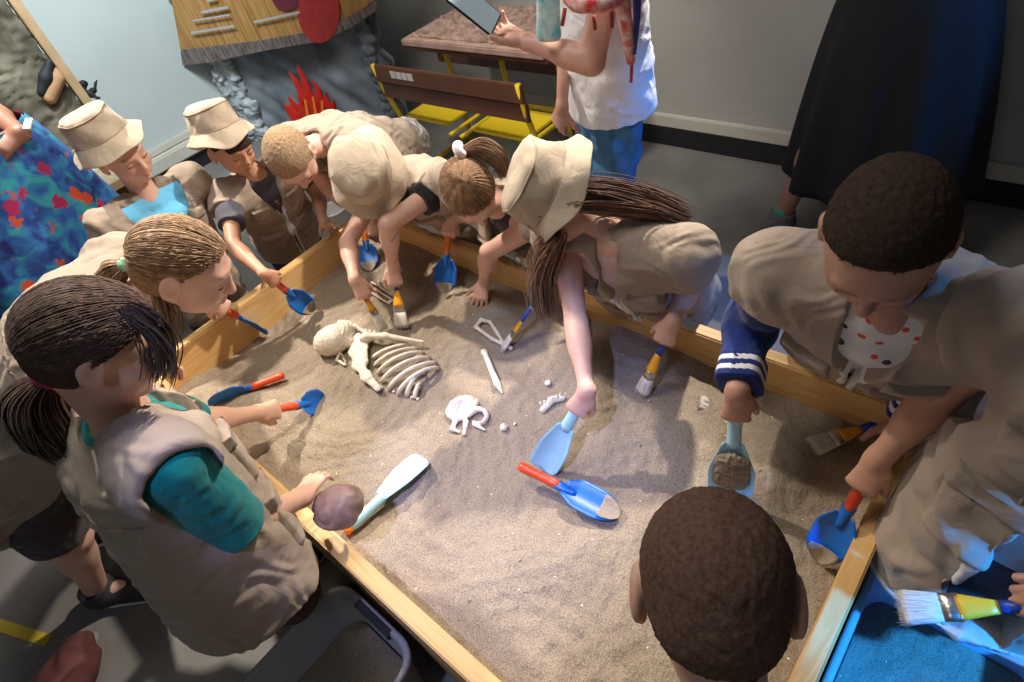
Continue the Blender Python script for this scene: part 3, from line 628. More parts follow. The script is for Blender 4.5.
struct(box_obj('wall_front', (-3.25, 1.1, 1.6), (.05, 3.65, 1.6), m_wr, bev=0))
struct(box_obj('ceiling', ((XW - 3.2) / 2, 1.1, 3.25), ((XW + 3.2) / 2, 3.65, .05), m_ceil, bev=0))
m_black = mat('black_skirting', (0.012, 0.012, 0.014), .6); m_cream = noise_mat('cream_skirting', (0.55, 0.52, 0.45), (0.62, 0.60, 0.53), 3)
struct(box_obj('baseboard_left', ((XW - 3.2) / 2, YW - .03, .055), ((XW + 3.2) / 2, .03, .055), m_black)); struct(box_obj('trim_1', ((XW - 3.2) / 2, YW - .045, .16), ((XW + 3.2) / 2, .045, .05), m_cream, bev=.012))
struct(box_obj('trim_3', ((XW - 3.2) / 2, YW - .02, .235), ((XW + 3.2) / 2, .02, .025), m_cream, bev=.008))
struct(box_obj('baseboard_right', (XW - .02, 1.1, .05), (.02, 3.6, .05), m_black)); struct(box_obj('trim_2', (XW - .015, 1.1, .135), (.015, 3.6, .035), m_cream, bev=.006))

# sand box
bc = ((BX0 + BX1) / 2, (BY0 + BY1) / 2, 0); box = thing('sand_box', 'large rectangular pine plank box filled with sand the children stand around', 'sandbox', bc); th = .02
def plank_wall(nm, c, h, m):
    box_obj(nm, c, h, m, box, bev=.004)
for k, (z0, z1) in enumerate([(0.0, .172), (.174, .346), (.348, RIM)]):
    zc, zh = (z0 + z1) / 2, (z1 - z0) / 2
    plank_wall('plank', (BX0 - th, (BY0 + BY1) / 2, zc), (th, (BY1 - BY0) / 2 + 2 * th, zh), wood_y); plank_wall('plank', (BX1 + th, (BY0 + BY1) / 2, zc), (th, (BY1 - BY0) / 2 + 2 * th, zh), wood_y)
    plank_wall('plank', ((BX0 + BX1) / 2, BY0 - th, zc), ((BX1 - BX0) / 2 - .0005, th, zh), wood_x); plank_wall('plank', ((BX0 + BX1) / 2, BY1 + th, zc), ((BX1 - BX0) / 2 - .0005, th, zh), wood_x)
# sand
m_sand = bpy.data.materials.new('grey_beige_sand'); m_sand.use_nodes = True
def _sand():
    nt = m_sand.node_tree; b = nt.nodes['Principled BSDF']; L = nt.links.new; tc = nt.nodes.new('ShaderNodeTexCoord')
    def nz(sc_, det=4):
        n = nt.nodes.new('ShaderNodeTexNoise'); n.inputs['Scale'].default_value = sc_; n.inputs['Detail'].default_value = det; L(tc.outputs['Object'], n.inputs['Vector']); return n
    def ramp(src, a, ca, b_, cb):
        r = nt.nodes.new('ShaderNodeValToRGB'); r.color_ramp.elements[0].position = a; r.color_ramp.elements[0].color = (*ca, 1); r.color_ramp.elements[1].position = b_; r.color_ramp.elements[1].color = (*cb, 1); L(src, r.inputs[0]); return r
    def mix(mode, f, a, b_):
        m = nt.nodes.new('ShaderNodeMix'); m.data_type = 'RGBA'; m.blend_type = mode; m.inputs[0].default_value = f if not hasattr(f, 'links') else 1
        if hasattr(f, 'links'): L(f, m.inputs[0])
        L(a, m.inputs[6]); L(b_, m.inputs[7]); return m.outputs[2]
    base = ramp(nz(5).outputs['Fac'], .3, (.29, .235, .170), .7, (.36, .30, .225)); gr = ramp(nz(420, 2).outputs['Fac'], .30, (.50, .49, .48), .62, (1.15, 1.15, 1.15))
    c = mix('MULTIPLY', 1.0, base.outputs[0], gr.outputs[0])
    v = nt.nodes.new('ShaderNodeTexVoronoi'); v.inputs['Scale'].default_value = 95; L(tc.outputs['Object'], v.inputs['Vector'])
    dk = ramp(v.outputs['Distance'], .10, (1, 1, 1), .16, (0, 0, 0)); sel = ramp(v.outputs['Color'], .72, (0, 0, 0), .74, (1, 1, 1)); m1 = mix('MULTIPLY', 1.0, dk.outputs[0], sel.outputs[0])
    dc = nt.nodes.new('ShaderNodeRGB'); dc.outputs[0].default_value = (.10, .08, .065, 1); c = mix('MIX', m1, c, dc.outputs[0])
    v2 = nt.nodes.new('ShaderNodeTexVoronoi'); v2.inputs['Scale'].default_value = 60; L(tc.outputs['Object'], v2.inputs['Vector'])
    d2 = ramp(v2.outputs['Distance'], .09, (1, 1, 1), .14, (0, 0, 0)); s2 = ramp(v2.outputs['Color'], .80, (0, 0, 0), .82, (1, 1, 1)); m2 = mix('MULTIPLY', 1.0, d2.outputs[0], s2.outputs[0])
    wc = nt.nodes.new('ShaderNodeRGB'); wc.outputs[0].default_value = (.85, .82, .76, 1); c = mix('MIX', m2, c, wc.outputs[0]); L(c, b.inputs['Base Color'])
    b.inputs['Roughness'].default_value = .95; b.inputs['Specular IOR Level'].default_value = .15
    b1 = nt.nodes.new('ShaderNodeBump'); b1.inputs['Strength'].default_value = .55; b1.inputs['Distance'].default_value = .003; L(nz(260, 3).outputs['Fac'], b1.inputs['Height'])
    b2 = nt.nodes.new('ShaderNodeBump'); b2.inputs['Strength'].default_value = .9; b2.inputs['Distance'].default_value = .014; L(nz(28, 5).outputs['Fac'], b2.inputs['Height']); L(b1.outputs[0], b2.inputs['Normal']); L(b2.outputs[0], b.inputs['Normal'])
_sand()
nx, ny = 180, 350; V = []; F = []
for j in range(ny + 1):
    for i in range(nx + 1):
        x = BX0 + .0005 + (BX1 - BX0 - .001) * i / nx; y = BY0 + .0005 + (BY1 - BY0 - .001) * j / ny; V.append((x, y, sand_z(x, y)))
F = [(j * (nx + 1) + i, j * (nx + 1) + i + 1, (j + 1) * (nx + 1) + i + 1, (j + 1) * (nx + 1) + i) for j in range(ny) for i in range(nx)]
so = mesh_obj('sand', V, F, m_sand); tag(so, 'fine grey-beige sand with low mounds filling the wooden box', 'sand'); so['kind'] = 'stuff'

# ------------------------------------------------------------------ where each tool lies: tip and butt, in room coordinates
def tool_pts(tip_px, butt_px, tipz, L):
    tip = P(*tip_px, tipz); best = None; r = ray(*butt_px)
    for t in np.linspace(.3, 4, 3000):
        p = CAMP + r * t
        if p[2] < SAND + .012: continue
        e = abs(np.linalg.norm(p - tip) - L)
        if best is None or e < best[0] - 1e-4: best = (e, p)
    return tip, best[1]
def hold(nm, tip_px, butt_px, tipz=None, L=.255):
    tipz = sand_z(*P(*tip_px, SAND)[:2]) + .005 if tipz is None else tipz
    HOLD[nm] = tool_pts(tip_px, butt_px, tipz, L)
hold('t1', (314, 312), (262, 272)); hold('t2', (267, 333), (212, 302), L=.24); hold('t4', (327, 400), (262, 412), SAND - .01, .215); hold('t5', (370, 270), (362, 218), L=.24)
hold('t6', (444, 298), (449, 222), L=.25); hold('t8', (541, 470), (589, 388), sand_z(.6, .65) + .012, .27); hold('t11', (730, 494), (737, 396), sand_z(.74, .42) + .02, .27); hold('t12', (817, 562), (876, 462), SAND + .02, .25)
hold('b1', (386, 333), (355, 280), L=.19); hold('b2', (402, 328), (393, 266), L=.21); hold('b4', (642, 392), (670, 328), L=.215)
t_, b_ = D(899, 607, .90), D(1012, 607, .84); HOLD['b6'] = (t_, t_ + _n(b_ - t_) * .20)
# ------------------------------------------------------------------ the children and adults
SK = (0.62, 0.37, 0.26); SKT = (0.55, 0.30, 0.19); SKP = (0.70, 0.43, 0.33)
PE = {}
def decal(items):
    def f(T_, T, s, root, TF, dsp):
        for nm, c, r, col in items:
            Q = T_.copy(); Q.grow(.0022); cc = T(*[a * s for a in c]); E_ = Solid().ell(cc, np.array(r) * s, TF); fe = E_.ops[0][1]
            Q.fn('x', fe, cc - 5, cc + 5, .002); rr = max(r) * s; Q.build(nm, mat('print_' + nm, col, .7), root, vs=.003, clip=(cc - rr, cc + rr), disp=lambda v: dsp(v, .002))
    return f
def spot_shirt():
    m = bpy.data.materials.new('white_spotted_cotton'); m.use_nodes = True; nt = m.node_tree; b = nt.nodes['Principled BSDF']; L = nt.links.new; tc = nt.nodes.new('ShaderNodeTexCoord')
    v = nt.nodes.new('ShaderNodeTexVoronoi'); v.inputs['Scale'].default_value = 42; L(tc.outputs['Object'], v.inputs['Vector'])
    k = nt.nodes.new('ShaderNodeValToRGB'); k.color_ramp.elements[0].position = .30; k.color_ramp.elements[0].color = (1, 1, 1, 1); k.color_ramp.elements[1].position = .34; k.color_ramp.elements[1].color = (0, 0, 0, 1); L(v.outputs['Distance'], k.inputs[0])
    c = nt.nodes.new('ShaderNodeValToRGB'); c.color_ramp.interpolation = 'CONSTANT'; c.color_ramp.elements[0].color = (.70, .08, .04, 1); c.color_ramp.elements[1].position = .4; c.color_ramp.elements[1].color = (.06, .06, .07, 1); e = c.color_ramp.elements.new(.6); e.color = (.75, .75, .76, 1); L(v.outputs['Color'], c.inputs[0])
    x = nt.nodes.new('ShaderNodeMix'); x.data_type = 'RGBA'; L(k.outputs[0], x.inputs[0]); x.inputs[6].default_value = (.75, .75, .76, 1); L(c.outputs[0], x.inputs[7]); L(x.outputs[2], b.inputs['Base Color']); b.inputs['Roughness'].default_value = .85
    return m
# boy in the first hat, far left
PE['b1'] = person('boy in a bucket hat and light blue t-shirt, nearest the floral dress', P(120, 153, 1.05), (.25,-1,20), (152,203), np.array([.42, 2.30, .50]), (.10, -1, 0), up=(-.1,0,1), s=.98, hs=.95,
    skin=SKP, hair=short_hair((.10, .06, .035), .012, 3500, under=.44, z0=.02), hat=dict(tilt=.46, back=-.012, lift=.026), shirt=(.16, .55, .85), sleeve=.55, seed=1, print_=decal([('red_print', (-.012, .10, -.085), (.026, .08, .034), (.70, .03, .04)), ('blue_print', (-.006, .12, -.072), (.014, .08, .014), (.02, .18, .65)), ('yellow_print', (-.040, .10, -.075), (.008, .08, .040), (.80, .65, .05)), ('dotted_print', (-.010, .10, -.140), (.030, .08, .020), (.35, .50, .62))]), vest_open=.10, vneck=.12,
    arms=dict(R=dict(w=P(165, 278, .575), d=(.3, -1, -.1), pole=(-1, .3, .2)), L=dict(w=P(188, 262, .575), d=(-.3, -1, -.1), pole=(1, .5, .2))))
# second hat boy
PE['b2'] = person('boy in a beige bucket hat and dark grey t-shirt reaching over the short rim', P(230, 147, .93), (.05,-1,20), (258,178), np.array([.84, 2.32, .46]), (-.12, -1, 0), up=(.1,0,1), s=.92, hs=.92,
    skin=SKT, hair=short_hair((.035, .022, .018), .014, 3500, fringe=1, under=.42), hat=dict(tilt=.50, back=-.018, lift=.034), shirt=(.075, .075, .095), sleeve=.6, seed=2, print_=decal([('pink_print', (-.004, .10, -.085), (.008, .06, .005), (.7, .05, .15)), ('white_print', (.0, .10, -.068), (.008, .06, .005), (.6, .6, .62))]), vest_open=.012, vneck=.10, hem=.06,
    arms=dict(R=dict(hold='t1', e=(234, 246), d=(.5, -.6, -.5)), L=dict(w=P(323, 220, .555), e=(318, 195), d=(-.1, -1, -.25), n=(-.1, 0, -1), curl=(15, 25, 15))))
# blond cropped hair, bending
PE['b3'] = person('blond boy with cropped hair bending low between the two hat wearers', P(292, 158, .90), (-.63,-.78,62), P(326, 142, .86), np.array([1.36, 2.12, .62]), (-1, -.35, 0), up=(-.1,0,1), s=.98, hs=1.0,
    skin=SKP, hair=short_hair((.26, .18, .11), .012, 9000, swirl=.4, lift=.35), shirt=(.10, .10, .11), sleeve=.5, seed=3, vest_open=.03,
    arms=dict(R=dict(hold='t5', pole=(.2, .2, -1)), L=dict(w=P(372, 218, .60), pole=(.5, -.6, -1), d=(-.3, -.2, -.8), n=(.3, .8, 0), curl=(70, 70, 30))))
# bright hat, bending
PE['b4'] = person('child in a brightly lit bucket hat and black t-shirt brushing with both hands', P(368, 178, .87), (-.6,-.8,50), P(412, 182, .77), np.array([1.29, 1.56, .44]), (-1, -.18, 0), up=(0,.1,1), s=1.0, hs=1.0,
    skin=SKP, hair=short_hair((.12, .07, .04), .015, 2500), hat=dict(tilt=.02, back=-.004), shirt=(.02, .02, .022), sleeve=.5, seed=4, vest_open=.03,
    arms=dict(R=dict(hold='b1', e=(348, 243)), L=dict(hold='b2', e=(388, 224), sleeve=.45)))
# ponytail with scrunchie
PE['g5'] = person('girl with light brown ponytail in a white scrunchie bending over the rim', P(470, 193, .88), (-.45,-1,58), P(508, 208, .765), np.array([1.27, 1.14, .42]), (-1, -.05, 0), up=(-.1,.1,1), s=1.0, hs=.95,
    skin=SKP, shirt=(.05, .045, .05), sleeve=.3, seed=5, vest_open=.04,
    hair=long_hair((.23, .125, .06), (.0, -.035, .112), [P(458, 152, 1.0), P(478, 146, 1.0), P(498, 158, .96), P(505, 176, .90)], tie_col=(.85, .74, .80), tie_kind='puff', tailw=.017, streak=(.32, .19, .10), count=1500),
    arms=dict(R=dict(hold='t6', pole=(.3, .4, -.6), g=.035), L=dict(w=P(484, 282, .47), e=(489, 252), d=P(480, 300, .43) - P(484, 282, .47), n=(.1, .3, -1), curl=(22, 28, 18), spread=10)))
# long hair, hat
PE['g6'] = person('girl with long loose brown hair in a beige bucket hat holding a light blue scoop', P(556, 204, .93), (-1,.1,45), P(618, 242, .83), np.array([1.22, .72, .47]), (-1, .05, 0), up=(0,.45,1), s=1.06, hs=.97, roll=-.22,
    skin=SKP, shirt=(.72, .52, .54), sleeve=0, seed=6, hat=dict(tilt=-.02, back=-.02), vest_open=.012, vneck=.035,
    hair=long_hair((.11, .055, .037), (.0, -.085, -.035), None, tie_kind='none', streak=(.20, .105, .06), count=900,
        loose=[('front_hair_lock', [P(556, 238, .90), P(547, 254, .85), P(540, 278, .74), P(546, 314, .56)], .014, 330, True), 
        ('back_hair', [P(572, 190, .98), P(598, 190, .98), P(640, 200, .935), P(684, 218, .87)], .011, 520, False), ('back_hair', [P(574, 205, .97), P(600, 205, .95), P(632, 208, .93), P(668, 214, .89)], .010, 260, True)]),
    arms=dict(R=dict(hold='t8', e=(576, 322), sleeve=.0, fat=.95, g=.06), L=dict(hold='b4', e=(690, 282), g=.03)))
# varsity jacket boy
PE['b7'] = person('boy with very short dark hair, khaki vest over a navy varsity jacket', P(884, 240, 1.15), (-.95,-.15,43), P(890, 302, .98), np.array([1.25, .16, .50]), (-1, .10, 0), up=(0,0,1), s=1.12, hs=1.02, roll=-.12,
    skin=(.50, .27, .19), hair=short_hair((.035, .022, .016), .008, 14000, lift=.4, z0=.030), shirt=(.78, .78, .78), sleeve=1.9, sleeve_col=(.012, .03, .16), seed=7, shirt_mat=spot_shirt(), vest_open=.018, vneck=.075, cuff=[(.012, .03, .16), (.75, .75, .78), (.012, .03, .16), (.75, .75, .78), (.012, .03, .16)],
    arms=dict(R=dict(hold='t11', e=(752, 322), fat=1.05, g=.04), L=dict(w=P(905, 420, .60), e=(960, 350), d=(-1, -.1, -.4), n=(0, 0, -1), curl=(60, 60, 30))))
# right edge child
PE['k8'] = person('child at the right edge in an open khaki vest gripping a blue trowel', np.array([.79, -.24, 1.21]), (-.9,.1,40), np.array([.85, -.235, 1.01]), np.array([.79, -.20, .56]), (-.96, -.08, 0), s=1.12, hs=1.05,
    skin=(.55, .30, .20), hair=short_hair((.05, .03, .02), .012, 4000), shirt=(.45, .52, .62), sleeve=.3, feet=[(.99, -.17, .07), (.90, -.36, .07)], seed=8, vest_open=.10, vneck=.10,
    arms=dict(R=dict(hold='t12', e=(942, 392), g=.05), L=dict(hold='b6', g=.035, d=(-.6, .6, -.4), pole=(.2, -1, -.6))))
# front boy, back of head
PE['b9'] = person('boy with buzz-cut brown hair seen from behind at the near corner of the box', D(714, 590, .66), (.86,.5,54), np.array([.12, -.02, .90]), np.array([.02, -.20, .52]), (.88, .48, 0), s=1.0, hs=1.09,
    skin=SK, hair=short_hair((.10, .058, .042), .0075, 30000, lift=.5, slope=.95, low=-.062, cap=.003, wid=.0007), shirt=(.25, .28, .35), sleeve=.5, seed=9, vs=.003)
# teal shirt girl
PE['g10'] = person('girl with dark ponytail and teal t-shirt at the left rim holding a brown stone', P(98, 345, 1.20), (.9,-.35,38), (126,430), np.array([-.115, 1.0, .62]), (1, .05, 0), up=(0,.1,1), s=1.12, hs=.96,
    skin=SK, shirt=(.0, .20, .20), sleeve=.95, seed=10, hem=.05, capl=.14, feet=[(-.12, 1.10, .07), (-.10, 1.30, .07)], vest_open=.03, vest_w=1.12, shorts=(.06,.02,.02),
    hair=long_hair((.055, .030, .020), (.0, -.10, -.025), [P(52, 372, 1.15), P(38, 392, 1.12), P(52, 422, 1.06), P(78, 455, .98)], tie_col=(.35, .02, .12), tailw=.034, streak=(.10, .058, .036), count=3000, nt=900, poof=.004,
        loose=[('side_hair_lock', [P(128, 310, 1.28), P(150, 325, 1.24), P(163, 350, 1.18), P(160, 378, 1.12)], .009, 90, False)]),
    arms=dict(R=dict(w=P(303, 497, .665), e=(238, 528), d=(.75, .55, -.35), n=(.2, .1, -1), curl=(20, 28, 18), fat=1.0), L=dict(hold='t4', e=(196, 424), g=.035, d=(.8, .3, -.3))))
# fair ponytail girl
PE['g11'] = person('girl with fair hair in a mint-green tie bending at the left corner', P(184, 268, 1.09), (.7,-.6,40), (105,315), np.array([-.31, 1.72, .74]), (.8, -.6, 0), up=(0,.1,1), s=1.3, hs=1.02, feet=[(-.50, 1.83, .07), (-.47, 2.12, .07)],
    skin=SKP, shirt=(.20, .18, .18), sleeve=.35, seed=11, hem=.14, shorts=(.06, .05, .05),
    hair=long_hair((.24, .14, .075), (.0, -.098, .0), [P(126, 264, 1.13), P(114, 272, 1.11), P(104, 288, 1.06)], tie_col=(.35, .75, .50), tailw=.016, streak=(.42, .28, .16), count=2600, nt=300, loose=[('side_hair_lock', [P(160, 290, 1.08), P(168, 310, 1.04), P(172, 335, .99)], .008, 120, False)]),
    arms=dict(R=dict(w=P(150, 372, .62), d=(.7, .3, -.5), pole=(-.2, -.5, -1)), L=dict(hold='t2', pole=(-.3, .6, -.6), g=.04)))

# ------------------------------------------------------------------ adults at the edges
def skirt(d, top, r0, bot, r1, m, nm='skirt', wv=.02, seed=3, folds=13, squash=.75):
    V, F = [], []; seg, n = 72, 20; f = d['TF'][1]; x = d['TF'][0]
    a0 = np.asarray(top, float); b0 = np.asarray(bot, float); fh = _n([f[0], f[1], 0]); xh = np.cross(fh, UP0)
    for k in range(2):
        for i in range(n + 1):
            t = i / n; c = a0 + (b0 - a0) * t; rr = r0 + (r1 - r0) * t**.65
            for j in range(seg):
                a = 6.2832 * j / seg; q = (rr + wv * t * (math.sin(a * folds + seed) + .5 * math.sin(a * (folds - 5) + 2 * t))) * (1 if not k else .96)
                V.append(c + xh * q * math.cos(a) + fh * q * squash * math.sin(a))
    N_ = seg * (n + 1)
    for i in range(n):
        for j in range(seg): a, b = i * seg + j, i * seg + (j + 1) % seg; F += [(a, b, b + seg, a + seg), (N_ + a, N_ + a + seg, N_ + b + seg, N_ + b)]
    for j in range(seg): a, b = n * seg + j, n * seg + (j + 1) % seg; F.append((a, b, N_ + b, N_ + a))
    return adopt(mesh_obj(nm, V, F, m), d['root'])
UP0 = np.array([0, 0, 1.0])
def floral():
    m = bpy.data.materials.new('floral_print'); m.use_nodes = True; nt = m.node_tree; b = nt.nodes['Principled BSDF']; L = nt.links.new; tc = nt.nodes.new('ShaderNodeTexCoord')
    n = nt.nodes.new('ShaderNodeTexNoise'); n.inputs['Scale'].default_value = 14; n.inputs['Detail'].default_value = 4; n.inputs['Distortion'].default_value = 1; L(tc.outputs['Object'], n.inputs['Vector'])
    r = nt.nodes.new('ShaderNodeValToRGB'); r.color_ramp.elements[0].position = .35; r.color_ramp.elements[0].color = (.015, .03, .20, 1); r.color_ramp.elements[1].position = .66; r.color_ramp.elements[1].color = (.04, .42, .50, 1); e = r.color_ramp.elements.new(.5); e.color = (.03, .15, .52, 1); L(n.outputs['Fac'], r.inputs[0])
    v = nt.nodes.new('ShaderNodeTexVoronoi'); v.inputs['Scale'].default_value = 13; L(tc.outputs['Object'], v.inputs['Vector'])
    n2 = nt.nodes.new('ShaderNodeTexNoise'); n2.inputs['Scale'].default_value = 70; L(tc.outputs['Object'], n2.inputs['Vector']); ad = nt.nodes.new('ShaderNodeMath'); ad.operation = 'MULTIPLY_ADD'; ad.inputs[1].default_value = .55; L(n2.outputs['Fac'], ad.inputs[0]); L(v.outputs['Distance'], ad.inputs[2])
    k = nt.nodes.new('ShaderNodeValToRGB'); k.color_ramp.elements[0].position = .56; k.color_ramp.elements[0].color = (1, 1, 1, 1); k.color_ramp.elements[1].position = .62; k.color_ramp.elements[1].color = (0, 0, 0, 1); L(ad.outputs[0], k.inputs[0])
    s = nt.nodes.new('ShaderNodeValToRGB'); s.color_ramp.interpolation = 'CONSTANT'; s.color_ramp.elements[0].color = (.75, .10, .03, 1); s.color_ramp.elements[1].position = .45; s.color_ramp.elements[1].color = (.45, .02, .12, 1); e = s.color_ramp.elements.new(.7); e.color = (.03, .10, .40, 1); L(v.outputs['Color'], s.inputs[0])
    x = nt.nodes.new('ShaderNodeMix'); x.data_type = 'RGBA'; L(k.outputs[0], x.inputs[0]); L(r.outputs[0], x.inputs[6]); L(s.outputs[0], x.inputs[7]); L(x.outputs[2], b.inputs['Base Color']); b.inputs['Roughness'].default_value = .8
    return m
MF = floral()
d = person('adult in a dark blue floral dress standing at the far left edge', np.array([.04, 2.60, 1.52]), (.3, -1, 25), np.array([.06, 2.64, 1.32]), np.array([.08, 2.66, .92]), (.25, -1, 0), s=1.0, hs=1.1, adult=True, skin=(.30, .14, .09), vest=False, shirt_mat=MF, sleeve=.0, seed=20, vs=.006,
    hair=short_hair((.03, .02, .015), .03, 2500), face_detail=False, arms=dict(R=dict(w=(-.02, 2.44, 1.10), d=(.8, -.2, .05), n=(0, .4, -1), pole=(-1, 0, -1), curl=(30, 40, 20), sc=1.25), L=dict(w=P(20, 134, 1.18), fat=1.35, e=(-8, 112), d=(-.8, -.2, -.1), n=(0, .6, -.8), curl=(30, 40, 20), sc=1.25)), legs=True, shorts=(.02, .03, .10))
skirt(d, (.13, 2.56, 1.20), .225, (.17, 2.58, .42), .33, MF, 'dress', folds=9)
o = box_obj('folded_note', P(28, 124, 1.22), (.010, .022, .003), M_ZIP, F=frame((0, -.5, 1), (1, -1, 0)), bev=.0005); tag(o, 'small folded white paper note held by the adult in the floral dress', 'paper note')
# adult filming
MJ = mat('blue_denim', (.025, .10, .22), .85, col2=(.06, .20, .38), vscale=14, bump=.4, bscale=500)
d = person('adult in a white t-shirt and blue jeans filming with a phone', np.array([1.56, 1.16, 1.58]), (-.8, .4, 20), np.array([1.60, 1.13, 1.36]), np.array([1.62, 1.13, .90]), (-.86, .42, 0), s=.94, hs=1.08, adult=True, skin=(.55, .31, .24), vest=False, shirt=(.82, .84, .88), sleeve=.45, seed=21, vs=.005,
    hair=short_hair((.12, .08, .06), .03, 2500), face_detail=False, trousers=MJ, shoes=M_SOLE,
    arms=dict(L=dict(w=P(528, 42, 1.12), e=(592, 62), d=P(488, 26, 1.16) - P(528, 42, 1.12), n=(-.1, .6, .6), curl=(25, 30, 25), sc=1.35, fat=1.35), R=dict(w=P(562, 108, .88), pole=(.4, .1, -.4), d=P(556, 132, .78) - P(562, 108, .88), n=(1, -.2, 0), curl=(20, 25, 20), sc=1.2)))
d_l = d; S = Solid(); rt_ = d['TF'][0]; S.tube((1.615, 1.13, .765), (1.60, 1.13, 1.24), rt_, .178, .155, .140, .125, cap=.03, k=.02, pw=2.2); S.plane((1.6, 1.13, .815), (0.05, 0, -1), .004)
S.build('t_shirt_front', cloth_mat('shirt_21', (.72, .74, .78)), d['root'], vs=.005, disp=lambda v: wob(v, .004, .2, 4) + wob(v, .0015, .06, 2))
MSC = mat('patterned_scarf', (.55, .03, .03), .8, col2=(.70, .60, .58), vscale=38, bump=.3)
def scarf_pt(px, py, dd): return D(px, py, dd)
tube_obj('scarf', smooth_path([scarf_pt(556, -40, 1.46), scarf_pt(572, 0, 1.44), scarf_pt(592, 4, 1.41), scarf_pt(614, 0, 1.41), scarf_pt(630, -20, 1.44)], 14), .020, MSC, d['root'], 10)
tube_obj('scarf_end', smooth_path([scarf_pt(616, -20, 1.42), scarf_pt(624, 12, 1.46), scarf_pt(628, 40, 1.54), scarf_pt(631, 62, 1.60)], 12), np.linspace(.024, .012, 12), MSC, d['root'], 8)
tube_obj('scarf_end', smooth_path([scarf_pt(636, -20, 1.46), scarf_pt(637, 12, 1.49), scarf_pt(634, 54, 1.57)], 10), np.linspace(.014, .006, 10), mat('navy_scarf', (.03, .05, .25), .8), d['root'], 8)
for a, b in (((611, 8), (612, 28)), ((594, 16), (595, 30)), ((632, 60), (631, 82)), ((565, 8), (562, 26))): tube_obj('tassel', [scarf_pt(*a, 1.44 if a[1] < 50 else 1.60), scarf_pt(*b, 1.46 if a[1] < 50 else 1.65)], .005, mat('dark_red_thread', (.35, .05, .03), .8), d['root'], 6)
ph = thing('phone', 'smartphone with a pale lit screen held up by the filming adult', 'phone', D(478, 8, 1.62)); pa, pb2 = D(455, -8, 1.60), D(492, 22, 1.66); f_ = _n(pb2 - pa); up_ = np.cross(f_, ray(478, 8)); FRP = frame(_n(np.cross(f_, up_) + up_ * .55), f_)
box_obj('phone_case', (pa + pb2) / 2, (.078, .037, .0045), m_black, ph, F=FRP, bev=.003); box_obj('screen', (pa + pb2) / 2 + FRP[2] * .0045 * (1 if FRP[2] @ ray(478, 8) < 0 else -1), (.073, .033, .0008), mat('pale_screen', (.45, .62, .72), .15), ph, F=FRP, bev=0)
# adult in black skirt
MBK = mat('black_cloth', (.004, .004, .005), .9)
d = person('adult in a long black skirt and grey sneaker standing at the right wall', np.array([2.34, .48, 1.56]), (-1, 0, 20), np.array([2.38, .46, 1.34]), np.array([2.40, .46, .92]), (-1, .12, 0), s=1.0, hs=1.1, adult=True, skin=(.42, .20, .14), vest=False, shirt_mat=MBK, sleeve=.9, seed=22, vs=.006,
    hair=short_hair((.03, .02, .015), .03, 1500), face_detail=False, feet=[(2.25, .725, .075), (2.34, .26, .075)], shoes=mat('grey_knit_shoe', (.14, .13, .13), .8, var=.3, vscale=60, bump=.5), shorts=(.01, .01, .01))
skirt(d, (2.40, .46, 1.02), .19, (2.37, .44, .28), .335, MBK, 'skirt', folds=11, squash=.9)
S = Solid(); S.tube((2.25, .725, .085), (2.25, .725, .115), (0, 1, 0), .036, .036, .040, .040, cap=.006, k=.002); S.build('sock', mat('green_sock', (.05, .40, .25), .8), d['root'], vs=.004)

S = Solid(); S.tube(D(548, -30, 1.52), D(549, 34, 1.60), ray(512, 300) * 0 + CR[:, 0], .030, .034, .012, .012, cap=.02, k=.01, pw=3); S.build('scarf_panel', mat('teal_printed_cotton', (.70, .74, .74), .8, col2=(.10, .45, .48), vscale=26), d_l['root'], vs=.005)
# ------------------------------------------------------------------ tools
M_BLUE = mat('blue_plastic', (.004, .13, .52), .38, var=.12, vscale=40, bump=.15, bscale=200); M_RED = mat('orange_red_plastic', (.75, .075, .02), .35); M_ORANGE = mat('orange_plastic', (.85, .22, .01), .35)
M_LBLUE = mat('light_blue_plastic', (.38, .70, .84), .35); M_YEL = mat('yellow_plastic', (.85, .42, .02), .4); M_METAL = mat('brushed_ferrule', (.62, .60, .56), .3, metal=1.0, bump=.2, bscale=300)
M_BRIS = mat('pale_bristles', (.74, .69, .60), .8, var=.2, vscale=90, stretch=(6, .6, 6)); M_NAVY = mat('deep_blue_plastic', (.01, .06, .40), .35); M_DUST = mat('sandy_dust', (.33, .275, .21), .95, var=.15, vscale=120, bump=.6, bscale=300)
def pose_frame(tip, butt, upv):
    y = _n(np.asarray(tip, float) - butt); u = np.asarray(upv, float); z = _n(u - y * (u @ y)); x = np.cross(y, z); return np.array([x, y, z])
def tool_root(name, label, cat, tip, butt, upv, group=None):
    F = pose_frame(tip, butt, upv); o = bpy.data.objects.new(name, None); C.objects.link(o); o.empty_display_size = .05
    m = Matrix.Identity(4)
    for i in range(3):
        for j in range(3): m[i][j] = F[j][i]
    m.translation = Vector(butt); o.matrix_world = m; tag(o, label, cat, group); return o
def loc_obj(name, V, F, m, root, smooth=True):
    o = mesh_obj(name, V, F, m); o.parent = root; return o
